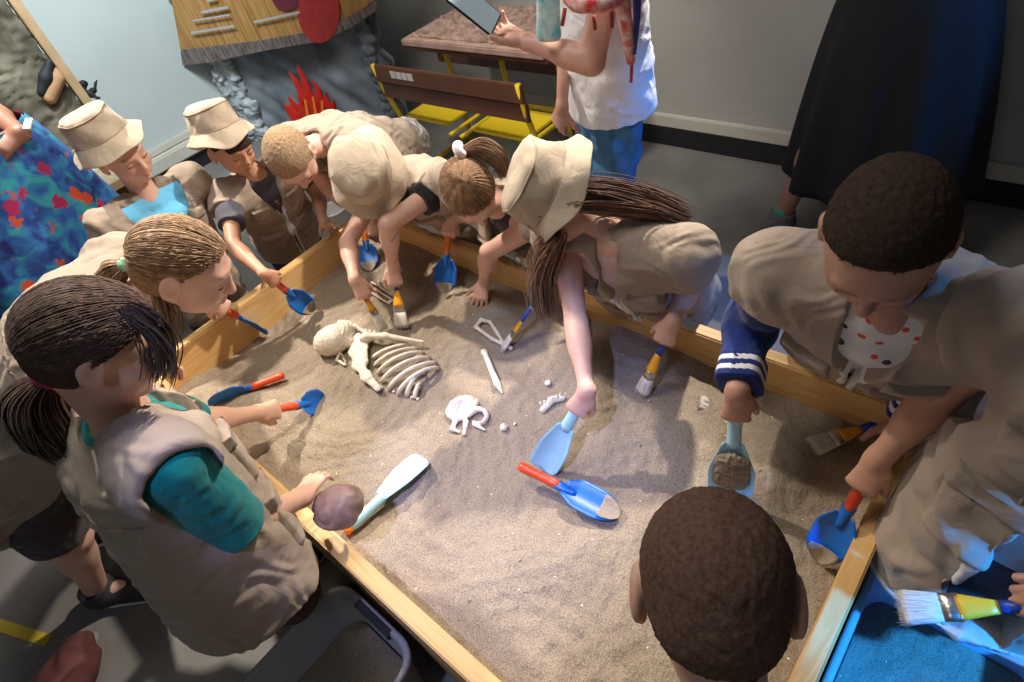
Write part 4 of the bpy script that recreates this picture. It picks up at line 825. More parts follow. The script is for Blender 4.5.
def blade_mesh(y0, L, w0, w1, curv, tipk, th=.0022, nu=18, nv=9, flatend=False):
    top = []; bot = []
    for i in range(nu + 1):
        u = i / nu; wd = w0 + (w1 - w0) * min(1, u * 4) if not flatend else w0 + (w1 - w0) * min(1, u * 2.2)
        if u > tipk: wd *= math.sqrt(max(0.0, 1 - ((u - tipk) / (1 - tipk))**(1.6 if not flatend else 7))) * .999 + .001
        for j in range(nv + 1):
            v = j / nv * 2 - 1; x = v * wd; z = curv * (v * v) * (wd / w1)**1 - .006 * math.sin(u * 1.6)
            top.append((x, y0 + u * L, z)); bot.append((x, y0 + u * L, z - th))
    n = len(top); q = nv + 1; F = []
    for i in range(nu):
        for j in range(nv):
            a = i * q + j; F.append((a, a + 1, a + q + 1, a + q)); F.append((n + a, n + a + q, n + a + q + 1, n + a + 1))
        a = i * q; F.append((a, a + q, n + a + q, n + a)); a = i * q + nv; F.append((a, n + a, n + a + q, a + q))
    for j in range(nv): F.append((j, n + j, n + j + 1, j + 1)); a = nu * q + j; F.append((a, a + 1, n + a + 1, n + a))
    return top + bot, F
def rot_to_y(V):                                # lathe axis z -> y
    return [np.array([v[0], v[2], -v[1]]) for v in V]
def trowel(label, tip, butt, upv, light=False, dusty=True, L=.255, group=None, wd=.040, hcol=None):
    r = tool_root('trowel', label, 'trowel', tip, butt, upv, group)
    if not light:
        hl_ = .115; V, F = lathe([(.004, 0), (.0105, .002), (.0125, .012), (.0122, .03), (.0108, .055), (.0118, .08), (.0125, .095), (.011, .108), (.0085, hl_)], 16); loc_obj('handle', rot_to_y(V), F, hcol or M_RED, r)
        V, F = lathe([(.0095, hl_ - .012), (.0112, hl_ - .010), (.0108, hl_ + .004), (.0085, hl_ + .016), (.007, hl_ + .034), (.004, hl_ + .044)], 14, 1.2, .8); loc_obj('collar', rot_to_y(V), F, M_BLUE, r)
        V, F = blade_mesh(hl_ + .012, L - hl_ - .012, .020, .039, .011, .60); b = loc_obj('blade', V, F, M_BLUE, r)
        if dusty:
            V2, F2 = blade_mesh(hl_ + .012 + (L - hl_ - .012) * .68, (L - hl_ - .012) * .33, .027, .0305, .0105, .05, th=.001); V2 = [(x * 1.0, y, z + .0015) for x, y, z in V2]; loc_obj('dust_film', V2, F2, M_DUST, b)
    else:
        hl_ = .12; V, F = lathe([(.0135, .016), (.0150, .020), (.0155, .05), (.0145, .085), (.0150, hl_), (.012, hl_ + .012)], 16, 1.0, .85); loc_obj('handle', rot_to_y(V), F, M_LBLUE, r)
        V, F = lathe([(.005, .004), (.006, 0), (.0125, .0), (.0155, .004), (.0158, .016), (.0135, .019)], 16, 1.0, .85, cap=(True, True)); loc_obj('end_cap', rot_to_y(V), F, M_LBLUE if wd > .045 else M_ORANGE, r)
        V, F = blade_mesh(hl_, L - hl_, .022, wd, .018, .55, th=.003, flatend=True); loc_obj('scoop', V, F, M_LBLUE, r)
    return r
def brush(label, tip, butt, upv, W=.045, L=.22, flat=True, hcol=None, group=None, brl=.055, dirty=False):
    r = tool_root('paintbrush', label, 'brush', tip, butt, upv, group); e = .36 if flat else .9; y1 = L - brl - .022; hc = hcol or M_NAVY; w_ = W / 2
    V, F = lathe([(.003, 0), (.0075, .003), (.0085, .02), (.0075, y1 * .45), (.0085, y1 * .62)], 14, 1.15, .8); loc_obj('handle', rot_to_y(V), F, hc, r)
    V, F = lathe([(.0085, y1 * .60), (.0110, y1 * .72), (w_ * .80, y1 * .95), (w_ * .86, y1 + .004)], 18, 1.05, max(.42, e)); loc_obj('handle_shoulder', rot_to_y(V), F, M_YEL, r)
    V, F = lathe([(w_ * .88, y1), (w_ * .92, y1 + .001), (w_ * .90, y1 + .010), (w_ * .93, y1 + .012), (w_ * .92, y1 + .024)], 20, 1.05, e); loc_obj('ferrule', rot_to_y(V), F, M_METAL, r)
    g = np.random.default_rng(int(abs(tip[0] * 1000))); parts = []
    V, F = lathe([(w_ * .86, y1 + .020), (w_ * .98, y1 + .04), (w_ * 1.10, L - .012), (w_ * 1.04, L - .004)], 20, 1.1, e); b = loc_obj('bristles', rot_to_y(V), F, M_BRIS, r)
    for i in range(260):
        a = g.uniform(0, 6.28); q = math.sqrt(g.uniform(.2, 1)); s0 = np.array([w_ * .88 * q * math.cos(a), y1 + .022, w_ * .88 * q * math.sin(a) * e]); s1 = np.array([w_ * 1.22 * q * math.cos(a) + g.normal() * .002, L + g.normal() * .003, w_ * 1.25 * q * math.sin(a) * e + g.normal() * .001])
        m_ = (s0 + s1) / 2 + np.array([g.normal(), 0, g.normal()]) * .0008; parts.append(tube_mesh([s0, m_, s1], np.array([.0007, .0006, .0002]), 3, closed=False))
    V, F = join(parts); loc_obj('loose_bristles', V, F, M_BRIS, b); return r
UP = np.array([0, 0, 1.0])
def tr(label, tip_px, butt_px, tipz=None, L=.255, upv=UP, **k):
    tipz = sand_z(*P(*tip_px, SAND)[:2]) + .004 if tipz is None else tipz
    t, b = tool_pts(tip_px, butt_px, tipz, L); return trowel(label, t, b, upv, L=L, **k)
def brs(label, tip_px, butt_px, tipz=None, L=.22, upv=UP, **k):
    tipz = sand_z(*P(*tip_px, SAND)[:2]) + .006 if tipz is None else tipz
    t, b = tool_pts(tip_px, butt_px, tipz, L); return brush(label, t, b, upv, L=L, **k)
def lying(tip_px, butt_px, l1=.012, l2=.016): return on_sand(*tip_px, l1), on_sand(*butt_px, l2)
HT = lambda label, nm, upv, L=.255, **k: trowel(label, *HOLD[nm], upv, L=L, **k)
HT('blue trowel with red handle held over the short rim by the grey-shirt boy', 't1', (-.4, -1.2, 1.0))
HT('narrow blue trowel pointed at the sand in front of the fair-haired girl', 't2', (.5, .1, .7), .24)
t_, b_ = lying((208, 404), (281, 376), .020, .022); b_ = t_ + _n(b_ - t_) * .255; trowel('blue trowel with red handle lying alone on the sand near the left rim', t_, b_, (.88, .48, .35), dusty=False)
HT('blue trowel dug in by the teal-shirt girl, blade half sunk', 't4', (-.3, -1.2, 1.2), .215, dusty=False)
HT('blue trowel with orange handle stuck upright below the bright hat', 't5', (-1, -1.4, 1.0), .24, hcol=M_ORANGE)
HT('wide blue trowel with orange handle held point-down by the ponytail girl', 't6', (-1, -1.1, 1.1), .25, hcol=M_ORANGE)
t_, b_ = lying((426, 458), (352, 525), .010, .022); trowel('light blue trowel with orange end cap lying beside the brown stone', t_, t_ + _n(b_ - t_) * .275, (.2, .2, 1), light=True, L=.275)
HT('light blue scoop with orange end cap in the hand of the long-haired girl', 't8', (-.7, -.5, 1.0), .27, light=True)
t_, b_ = on_sand(619, 515, .020), on_sand(528, 470, .055); trowel('blue trowel with long orange-red handle lying dusty in the middle of the sand', t_, t_ + _n(b_ - t_) * .27, (0, .2, 1), L=.27)
tr('blue trowel mostly hidden behind the long-haired girl\'s forearm', (592, 362), (583, 312), L=.22, upv=(.8, -.5, .5), dusty=False)
LB = HT('light blue scoop loaded with sand, held by the varsity jacket boy', 't11', (-.35, -.1, 1), .27, light=True, wd=.048)
HT('dark blue trowel gripped by the child at the right edge', 't12', (-.9, 0, 1), .25)
brush('flat brush beside the skull, in the bright-hat child\'s right hand', *HOLD['b1'], (.3, .2, 1), L=.19, W=.035)
brush('wide flat brush beside the hand bones, in the bright-hat child\'s left hand', *HOLD['b2'], (-1, -.2, .8), L=.21, W=.052)
brs('brush dusting the jaw bone, held under the long hair', (503, 348), (533, 305), L=.18, W=.036, upv=(-.3, .6, 1))
brush('round brush with splayed bristles held by the long-haired girl', *HOLD['b4'], (-.6, .2, 1), L=.215, W=.036, flat=False)
t_, b_ = lying((811, 447), (882, 421), .012, .03); brush('flat brush with orange shoulder lying under the right-edge child\'s arm', t_, t_ + _n(b_ - t_) * .20, (0, 0, 1), W=.045, L=.20)
t_, b_ = on_sand(699, 400, .008), on_sand(742, 422, -.045); brush('white-bristled brush half buried under the varsity jacket boy\'s fist', t_, t_ + _n(b_ - t_) * .16, (0, 0, 1), W=.035, L=.16)
brush('wide pale brush held in the air over the blue-lit tub', *HOLD['b6'], (-.3, .2, 1), W=.042, L=.20)
# sand carried on the scoop and dusted over the lying trowel
S = Solid(); mw = LB.matrix_world; q = [np.array(mw @ Vector(v)) for v in ((0, .165, .010), (0, .20, .011), (0, .225, .009))]; fx = np.array(mw.to_3x3() @ Vector((1, 0, 0)))
S.tube(q[0], q[2], fx, .038, .040, .012, .009, cap=.02, k=.01); o = S.build('sand_on_scoop', m_sand, None, vs=.003, disp=lambda v: wob(v, .0016, .02, 4)); tag(o, 'small heap of sand carried on the light blue scoop', 'sand'); o['kind'] = 'stuff'

# ------------------------------------------------------------------ bones
M_BONE = mat('ivory_bone', (.80, .73, .60), .5, var=.10, vscale=40, bump=.25, bscale=160, sss=.05)
sk = thing('skeleton', 'ivory-coloured toy human skeleton half buried: skull, shoulder bone and ribs', 'skeleton', on_sand(385, 365))
def S3(px, py, l=0.0): return on_sand(px, py, l)
S = Solid(); ax = _n(S3(352, 330, 0) - S3(318, 345, 0)); FR = frame(UP, ax)
S.ell(S3(333, 340, .030), (.066, .052, .050), FR, .01); S.ell(S3(345, 331, .028), (.040, .038, .036), FR, .02); S.ell(S3(350, 343, .020), (.020, .018, .022), FR, .012)
S.cone(S3(340, 322, .045), S3(356, 326, .042), .008, .006, k=.01); S.cone(S3(356, 326, .042), S3(367, 334, .026), .006, .007, k=.008); S.cone(S3(352, 345, .016), S3(366, 336, .024), .006, .006, k=.008)
S.ell(S3(356, 335, .038), (.013, .011, .014), FR, .006, 's'); S.ell(S3(346, 349, .034), (.009, .009, .010), FR, .006, 's'); S.ell(S3(364, 328, .02), (.007, .007, .010), FR, .005, 's')
S.build('skull', M_BONE, sk, vs=.0028, disp=lambda v: wob(v, .0009, .02, 2))
S = Solid(); S.cone(S3(341, 350, .012), S3(337, 360, .008), .006, .005, k=.004); S.cone(S3(337, 360, .008), S3(345, 365, .008), .005, .005, k=.004)
for i in range(6): S.ell(S3(339 + i * 1.3, 350 + i * 2.3, .014), (.0038, .0038, .006), FR, .001)
S.build('jaw', M_BONE, sk, vs=.002)
for i in range(4):
    S = Solid(); c = S3(362 + i * 4.5, 331 + i * .9, .016); S.ell(c, (.008, .011, .010), FR, .004); S.ell(c + UP * .009, (.003, .010, .004), FR, .004); S.build('vertebra', M_BONE, sk, vs=.0025)
S = Solid(); pts = [(357, 336), (355, 350), (358, 364), (366, 376), (378, 388)]
for i in range(4): S.tube(S3(*pts[i], .026 - .002 * i), S3(*pts[i + 1], .024 - .002 * i), UP * .3 + ax, .016 - .001 * i, .018 - .002 * i, .006, .005, cap=.012, k=.012)
S.tube(S3(362, 345, .024), S3(364, 362, .022), UP * .3 + ax, .020, .012, .005, .004, cap=.012, k=.015); S.build('scapula', M_BONE, sk, vs=.0028, disp=lambda v: wob(v, .0008, .02, 5))
S = Solid(); S.ell(S3(365, 338, .036), (.021, .018, .018), FR, .01); S.cone(S3(367, 337, .036), S3(385, 336, .034), .014, .011, k=.01); S.cone(S3(385, 336, .034), S3(423, 342, .022), .011, .005, k=.01); S.build('humerus', M_BONE, sk, vs=.0025)
ribs = [((373, 358), (409, 345), .5), ((375, 366), (417, 349), .8), ((378, 374), (424, 353), 1), ((382, 382), (430, 358), 1.05), ((389, 389), (437, 363), 1.05), ((398, 394), (439, 368), 1), ((407, 396), (424, 373), .8), ((415, 398), (421, 384), .5)]
for a, b, k_ in ribs:
    A_, B_ = S3(*a, .004), S3(*b, .006); mid = (A_ + B_) / 2; n_ = np.cross(UP, _n(B_ - A_)); pts = [A_ + (B_ - A_) * t + UP * .036 * k_ * math.sin(math.pi * min(1, t * 1.0))**.7 - n_ * .006 * math.sin(math.pi * t) * k_ for t in np.linspace(0, 1, 14)]
    V, F = tube_mesh(pts, np.linspace(.0075, .0058, 14), 8); o = adopt(mesh_obj('rib', V, F, M_BONE), sk)
S = Solid()
for i in range(8): S.ell(S3(376 + i * 6, 386 + i * 1.9, .004), (.0055, .005, .006), FR, .003)
S.build('sternum', M_BONE, sk, vs=.0025)
hb = thing('hand_skeleton', 'thin splayed hand bones lying behind the skull, partly buried', 'bones', S3(380, 293))
for a, m_, b in [((366, 284), (378, 291), (391, 299)), ((371, 282), (383, 289), (393, 296)), ((378, 281), (386, 288), (394, 294)), ((367, 289), (378, 297), (390, 304)), ((384, 283), (389, 288), (395, 292))]:
    pts = smooth_path([S3(*a, .010), S3(*m_, .016), S3(*b, .006)], 10); r_ = [.0028 + .0012 * (abs(math.sin(i * 1.05))) for i in range(10)]; adopt(mesh_obj('finger_bone', *tube_mesh(pts, np.array(r_), 7), M_BONE), hb)
S = Solid(); S.ell(S3(391, 301, .006), (.012, .008, .006), FR, .004); S.ell(S3(395, 295, .006), (.008, .007, .006), FR, .004); S.build('wrist_bone', M_BONE, hb, vs=.002)
S = Solid(); z_ = .010
for a, b, r1, r2 in [((476, 327), (481, 320), .007, .007), ((481, 320), (490, 322), .007, .006), ((490, 322), (498, 334), .006, .006), ((477, 328), (492, 339), .006, .006), ((492, 339), (511, 348), .006, .007), ((498, 334), (503, 342), .006, .005)]: S.cone(S3(*a, z_), S3(*b, z_), r1, r2, k=.006)
S.ell(S3(476, 327, .012), (.009, .007, .008), FR, .005); tag(S.build('jaw_bone', M_BONE, None, vs=.0025), 'ivory hooked jaw bone under the brush, right of the ribs', 'bone')
S = Solid(); S.cone(S3(485, 353, .010), S3(497, 384, .010), .0085, .010, k=.004); S.ell(S3(484, 352, .011), (.011, .011, .010), None, .006); S.cone(S3(497, 384, .010), S3(502, 393, .004), .010, .003, k=.006); tag(S.build('long_bone', M_BONE, None, vs=.0025), 'straight ivory limb bone lying between jaw bone and pelvis', 'bone')
S = Solid(); c = S3(462, 408, .012); S.ell(c, (.050, .044, .020), frame(UP, ax), .01); S.ell(S3(461, 405, .040), (.036, .032, .028), None, .008, 's')
rg = [S3(479 + 7.5 * math.cos(a_), 416 + 7 * math.sin(a_), .012) for a_ in np.linspace(-2.4, 2.2, 9)]
for i in range(8): S.cone(rg[i], rg[i + 1], .0075 - .0004 * i, .0075 - .0004 * i, k=.006)
S.ell(S3(479, 417, .014), (.017, .017, .04), None, .004, 's'); S.ell(S3(461, 424, .012), (.010, .007, .04), None, .004, 's')
S.cone(S3(456, 420, .010), S3(452, 429, .008), .008, .005, k=.008); S.cone(S3(452, 429, .008), S3(459, 432, .006), .006, .004, k=.006); S.cone(S3(466, 422, .010), S3(464, 434, .006), .008, .005, k=.008); S.cone(S3(474, 424, .010), S3(485, 430, .006), .006, .004, k=.008)
tag(S.build('pelvis_bone', M_BONE, None, vs=.0022, disp=lambda v: wob(v, .001, .025, 6)), 'cream pelvis bone with an open round socket, centre of the sand', 'bone')
S = Solid(); S.ell(S3(504, 427, .008), (.013, .011, .010), None, .005); S.ell(S3(507, 424, .014), (.005, .005, .005), None, .004, 's'); tag(S.build('bone_ball', M_BONE, None, vs=.002), 'small round bone knob right of the pelvis bone', 'bone')
S = Solid(); S.ell(S3(515, 424, .004), (.006, .004, .005), None, .003); tag(S.build('bone_chip', M_BONE, None, vs=.0018), 'tiny bone chip beside the round bone knob', 'bone')
S = Solid(); S.ell(S3(548, 383, .006), (.010, .010, .008), None, .004); S.ell(S3(547, 381, .016), (.005, .005, .006), None, .004, 's'); tag(S.build('bone_cup', M_BONE, None, vs=.002), 'small hollow bone piece lying above the toothed bone', 'bone')
S = Solid(); S.cone(S3(543, 410, .006), S3(552, 400, .012), .010, .010, k=.006); S.cone(S3(552, 400, .012), S3(563, 398, .008), .010, .008, k=.006)
for i in range(6): S.ell(S3(541 + i * 4, 404 - i * 1.8, .018), (.0045, .0045, .009), None, .002)
tag(S.build('toothed_bone', M_BONE, None, vs=.002, disp=lambda v: wob(v, .0008, .012, 3)), 'bone fragment with a row of teeth beside the light blue scoop', 'bone')
M_STONE = mat('brown_stone', (.23, .14, .105), .5, var=.35, vscale=22, bump=.6, bscale=60)
S = Solid(); c = P(337, 508, .615); S.ell(c, (.050, .058, .040), frame(UP, (1, .3, 0)), .01); S.ell(c + np.array([.02, -.01, .012]), (.034, .034, .03), None, .03); tag(S.build('stone', M_STONE, None, vs=.003, disp=lambda v: wob(v, .002, .05, 8)), 'rounded dark brown stone held over the left rim', 'stone')
for i, a in enumerate([(300, 440), (520, 560), (612, 300), (430, 300), (682, 470), (470, 600), (760, 470), (640, 445), (560, 330)]):
    S = Solid(); S.ell(S3(*a, .001), (.004, .003, .003), None, .001); tag(S.build('pebble', M_DUST, None, vs=.0012), 'tiny pale pebble lying on the sand', 'pebble', 'tiny pebbles on the sand')

# ------------------------------------------------------------------ tubs, cup, floor things
def tub(label, c, hx, hy, h, m, sandm=None, level=.12, zb=.004, slot=True):
    root = thing('storage_tub', label, 'tub', (c[0], c[1], zb))
    def ring(ax_, ay, z, r, n=6):
        out = []
        for qx, qy, a0 in ((1, 1, 0), (-1, 1, 90), (-1, -1, 180), (1, -1, 270)):
            for i in range(n + 1): a = math.radians(a0 + 90 * i / n); out.append((c[0] + qx * (ax_ - r) + r * math.cos(a), c[1] + qy * (ay - r) + r * math.sin(a), z))
        return out
    t = .86; rings = [ring(hx * t, hy * t, zb, .05), ring(hx * .955, hy * .955, h - .03, .06), ring(hx, hy, h - .028, .065), ring(hx + .004, hy + .004, h - .004, .068), ring(hx, hy, h, .066), ring(hx * .965, hy * .955, h, .060), ring(hx * .945, hy * .935, h - .006, .058), ring(hx * (t - .012), hy * (t - .015), zb + .006, .045)]
    n = len(rings[0]); V = [v for r in rings for v in r]; F = [(i * n + j, i * n + (j + 1) % n, (i + 1) * n + (j + 1) % n, (i + 1) * n + j) for i in range(len(rings) - 1) for j in range(n)] + [tuple(range(n))[::-1], tuple((len(rings) - 1) * n + j for j in range(n))]
    adopt(mesh_obj('tub_shell', V, F, m), root)
    if slot:
        for sg in (1, -1): box_obj('grip_slot', (c[0] + sg * (hx * .80) if False else c[0], c[1] + sg * 0, 0), (.001, .001, .001), m, root) if False else None
        box_obj('grip_slot', (c[0] + hx * .955, c[1], h - .011), (.012, hy * .42, .0115), m_black, root)
    if level:
        k = t + (.95 - t) * level / h; r0 = ring(hx * (k - .03), hy * (k - .03), level, .05); V = list(r0); V.append((c[0], c[1], level + .02)); F = [(i, (i + 1) % n, n) for i in range(n)]
        o = mesh_obj('sand', V, F, m_sand); tag(o, 'damp brown sand inside the ' + label.split(' standing')[0], 'sand'); o['kind'] = 'stuff'
    return root
M_TUBG = mat('grey_polythene', (.30, .31, .33), .45, bump=.05); M_TUBB = mat('blue_polythene', (.30, .45, .62), .4, bump=.05)
tub('grey plastic tub standing on the floor against the left rim', (-.245, .825), .265, .158, .31, M_TUBG, level=.15)
tub('blue plastic tub standing on the floor under the pale brush', (.60, -.24), .22, .185, .33, M_TUBB, level=.14, slot=False)
V, F = lathe([(.055, .0), (.060, .005), (.075, .20), (.080, .205), (.080, .212), (.073, .212), (.071, .2), (.056, .01)], 28); c = P(333, 210, .2); o = mesh_obj('bucket', [v + np.array([c[0], c[1], .001]) for v in V], F, mat('white_bucket_plastic', (.75, .75, .74), .4)); tag(o, 'small white bucket standing on the floor behind the far corner of the box', 'bucket')
tube_obj('x', [(0, 0, 0), (0, 0, .01)], .001, m_black) if False else None
a, b = P(-40, 612, .012), P(46, 640, .012); o = box_obj('floor_strip', (a + b) / 2 * [1, 1, 0] + [0, 0, .0025], (np.linalg.norm((b - a)[:2]) / 2, .018, .002), mat('yellow_floor_tape', (.55, .42, .04), .6), F=frame(UP, b - a), bev=.0005); tag(o, 'short strip of yellow tape on the dark floor, lower left', 'floor tape')
S = Solid(); c = P(60, 690, .04); S.ell(c, (.10, .16, .05), frame(UP, P(110, 680, .04) - P(0, 690, .04)), .01); S.ell(c + [.03, -.06, .03], (.06, .05, .035), None, .03); tag(S.build('bag', mat('maroon_cloth', (.08, .02, .018), .85, bump=.3), None, vs=.006, disp=lambda v: wob(v, .006, .09, 3)), 'crumpled maroon cloth bag on the floor at the lower left edge', 'bag')

# ------------------------------------------------------------------ school desk with attached seats
M_YM = mat('yellow_steel', (.78, .56, .015), .4); M_BRW = mat('brown_laminate', (.13, .055, .035), .35, var=.12, vscale=6); M_PINK = mat('pinkish_stone', (.42, .27, .22), .8, var=.18, vscale=16, bump=.5, bscale=80)
dk = thing('school_desk', 'yellow steel school desk with folding seats and a brown laminate backrest', 'desk', (2.1, 2.3, 0))
def tb(nm, pts, r=.014): return tube_obj(nm, pts, r, M_YM, dk, 10)
for y in (2.80, 1.79): tb('back_post', [(1.88, y, .70), (1.90, y, .55), (1.95, y, .36), (1.96, y, .015)])
for z0, tz in ((.655, -.035), (.562, -.035)):
    box_obj('backrest_board', (1.885 - (z0 - .655) * .15, 2.295, z0), (.010, .525, .044), M_BRW, dk, bev=.004)
for y in (2.585, 2.045): box_obj('seat', (2.08, y, .385), (.135, .175, .008), M_YM, dk, bev=.004)
tb('seat_rail', [(1.95, 2.80, .36), (1.97, 2.74, .368), (2.2, 2.74, .368)]); tb('seat_rail', [(1.95, 1.79, .36), (1.97, 1.85, .368), (2.2, 1.85, .368)])
for y in (2.36, 2.28): tb('centre_bar', [(1.90, y, .36), (2.30, y, .36)], .012)
tb('foot_bar', [(1.96, 2.80, .03), (2.50, 2.80, .03)]); tb('foot_bar', [(1.96, 1.79, .03), (2.50, 1.79, .03)])
for y in (2.70, 2.28, 1.90): tb('table_leg', [(2.30, y, .69), (2.32, y, .34), (2.34, y, .02)])
tb('table_rail', [(2.30, 2.72, .36), (2.30, 1.88, .36)])
box_obj('table_top', (2.33, 2.28, .705), (.24, .50, .010), M_BRW, dk, bev=.003); box_obj('rear_board', (2.60, 2.62, .44), (.010, .50, .045), M_BRW, dk, bev=.003)
for i in range(4): box_obj('sticker', (1.8735, 2.645 - i * .045, .662), (.001, .019, .018), mat('white_sticker', (.62, .62, .60), .6), dk, bev=0)
slab = thing('relief_slab', 'pinkish stone relief slab with a dark rough top, lying on the school desk', 'relief', (2.33, 2.28, .716))
box_obj('slab_base', (2.33, 2.28, .733), (.25, .49, .017), M_PINK, slab, bev=.006); S = Solid(); S.box((2.34, 2.28, .752), (.215, .44, .010), None, .006); S.build('relief_surface', mat('rough_relief', (.32, .21, .17), .9, var=.4, vscale=22, bump=1, bscale=60), slab, vs=.007, disp=lambda v: wob(v, .006, .08, 9) + wob(v, .004, .03, 2))

# ------------------------------------------------------------------ painted cave panel with poster and paper fire, in the corner
LA, LB_ = P(262, 138, 0), P(405, 130, 0); LA, LB_ = LA[:2], LB_[:2]; dn = _n(np.append(LB_ - LA, 0)); nrm = np.cross(dn, UP); nrm = nrm if nrm @ (CAMP - np.append(LA, 0)) > 0 else -nrm
def pw(px, py, off=0.0):
    r = ray(px, py); p0 = np.append(LA, 0) + nrm * off; t = ((p0 - CAMP) @ nrm) / (r @ nrm); return CAMP + r * t
pn = thing('cave_panel', 'painted dark grey rock cave panel standing in the far corner', 'stage prop', (np.append((LA + LB_) / 2, 0)))
Lw = np.linalg.norm(LB_ - LA); M_ROCK = mat('painted_rock', (.05, .065, .085), .8, col2=(.30, .34, .38), vscale=3.5, bump=.8, bscale=12); M_ROCKL = mat('pale_painted_rock', (.22, .26, .29), .8, col2=(.52, .56, .58), vscale=8, bump=.6, bscale=14)
V = []; F = []; n1, n2 = 46, 60
for k in range(2):
    for j in range(n2 + 1):
        for i in range(n1 + 1):
            u, z = i / n1, j / n2 * 1.35; p = np.append(LA, 0) + dn * (Lw * (u * 1.06 - .03 + (.02 * math.sin(z * 19) + .012 * math.sin(z * 43)) * (1 if i in (0, n1) else 0))) + UP * z
            V.append(p - nrm * (.05 if k else 0) + nrm * (0 if k else .018 * math.sin(u * 17 + z * 7) * math.sin(z * 13 - u * 5) + .008 * math.sin(u * 40 + z * 31)))
q = n1 + 1; N0 = q * (n2 + 1)
for j in range(n2):
    for i in range(n1): a = j * q + i; F.append((a, a + 1, a + q + 1, a + q)); F.append((N0 + a, N0 + a + q, N0 + a + q + 1, N0 + a + 1))
    for i in (0, n1): a = j * q + i; F.append((a, a + q, N0 + a + q, N0 + a))
for i in range(n1): F.append((i, N0 + i, N0 + i + 1, i + 1)); a = n2 * q + i; F.append((a, a + 1, N0 + a + 1, N0 + a))
adopt(mesh_obj('panel_board', V, F, M_ROCK), pn)
S = Solid(); g = np.random.default_rng(5)
for j in range(24):
    z = .02 + j * .055
    for i in range(2): S.box(np.append(LA, 0) + dn * (Lw * (-.03 + .075 * i + g.uniform(-.02, .02))) + UP * (z + g.uniform(-.02, .02)) + nrm * .02, (.055 * g.uniform(.6, 1.2), .055 * g.uniform(.7, 1.2), .035), frame(nrm + g.normal(size=3) * .25, dn + g.normal(size=3) * .35), .018, .01)
S.build('rock_edge', M_ROCKL, pn, vs=.009, disp=lambda v: wob(v, .006, .06, 4))
S = Solid()
for j in range(22): S.ell(np.append(LA, 0) + dn * (Lw * (.96 + g.uniform(-.02, .03))) + UP * (.02 + j * .06) + nrm * .015, (.06 * g.uniform(.7, 1.2), .06 * g.uniform(.7, 1.2), .04), None, .006)
S.build('rock_edge', M_ROCK, pn, vs=.009, disp=lambda v: wob(v, .006, .06, 5))
# fire
M_FIRE = mat('red_felt', (.62, .02, .01), .7, var=.15, vscale=20); M_FIREO = mat('orange_felt', (.90, .25, .02), .7)
fr = thing('paper_fire', 'cut-out red felt fire with orange streaks at the foot of the cave panel', 'stage prop', pw(310, 125, .09) * [1, 1, 0])
def flame(nm, pts, off, m, th=.008):
    W_ = [pw(x, y, off) for x, y in pts]; n = len(W_); V = [p + nrm * th for p in W_] + [p - nrm * th for p in W_]; bm = bmesh.new(); vs = [bm.verts.new(tuple(v)) for v in V]
    bm.faces.new(vs[:n]); bm.faces.new(vs[n:][::-1])
    for i in range(n): bm.faces.new([vs[i], vs[n + i], vs[n + (i + 1) % n], vs[(i + 1) % n]])
    adopt(bm_obj(nm, bm, m), fr)
flame('flame', [(285, 104), (292, 108), (288, 96), (296, 104), (300, 105), (297, 88), (289, 72), (299, 82), (304, 90), (302, 82), (297, 65), (307, 80), (314, 96), (316, 90), (312, 80), (321, 90), (323, 99), (326, 92), (330, 103), (334, 100), (337, 112), (322, 128), (298, 130), (286, 110)], .10, M_FIRE)
flame('flame', [(291, 118), (290, 108), (298, 114), (302, 100), (307, 112), (312, 102), (316, 112), (323, 104), (326, 116), (333, 110), (334, 128), (296, 132)], .14, M_FIRE)
for pts in ([(304, 100), (306, 99), (311, 124), (308, 124)], [(312, 97), (314, 97), (319, 122), (316, 122)], [(321, 101), (323, 101), (325, 122), (322, 122)]): flame('flame_streak', pts, .152, M_FIREO, .003)
# poster
ps = thing('banner', 'brown straw-textured hanging banner with a red shape and grey lines of text', 'banner', pw(270, 40, .12))
def strip_poly(nm, pts, off, m, th=.006, par=None):
    W_ = [pw(x, y, off) for x, y in pts]; n = len(W_); bm = bmesh.new(); vs = [bm.verts.new(tuple(p + nrm * th)) for p in W_] + [bm.verts.new(tuple(p - nrm * th)) for p in W_]
    bm.faces.new(vs[:n]); bm.faces.new(vs[n:][::-1])
    for i in range(n): bm.faces.new([vs[i], vs[n + i], vs[n + (i + 1) % n], vs[(i + 1) % n]])
    return adopt(bm_obj(nm, bm, m), par or ps)
M_STRAW = mat('brown_straw', (.30, .14, .035), .6, col2=(.52, .30, .10), vscale=7, stretch=(9, 9, .6), bump=.5, bscale=40); M_FOIL = mat('dark_silver_fringe', (.05, .03, .03), .35, col2=(.26, .22, .20), vscale=14, stretch=(5, 5, .8), bump=.8, bscale=60)
bd = strip_poly('banner_cloth', [(160, -60), (172, 0), (182, 54), (262, 42), (330, 28), (358, 14), (395, -20), (400, -60)], .12, M_STRAW)
strip_poly('fringe', [(181, 50), (183, 65), (212, 62), (262, 51), (325, 40), (352, 27), (377, 10), (377, 0), (352, 15), (325, 29), (262, 40)], .135, M_FOIL)
ring = [(319 + 21 * math.cos(a), 12 + 31 * math.sin(a)) for a in np.linspace(0, 6.28, 26)[:-1]]; strip_poly('red_shape', ring, .142, mat('red_print', (.40, .03, .03), .6, var=.15), .003)
ring = [(286 + 14 * math.cos(a), -2 + 12 * math.sin(a)) for a in np.linspace(0, 6.28, 18)[:-1]]; strip_poly('plum_shape', ring, .139, mat('plum_print', (.16, .02, .04), .6), .003)
M_INK = mat('grey_ink', (.42, .44, .46), .6)
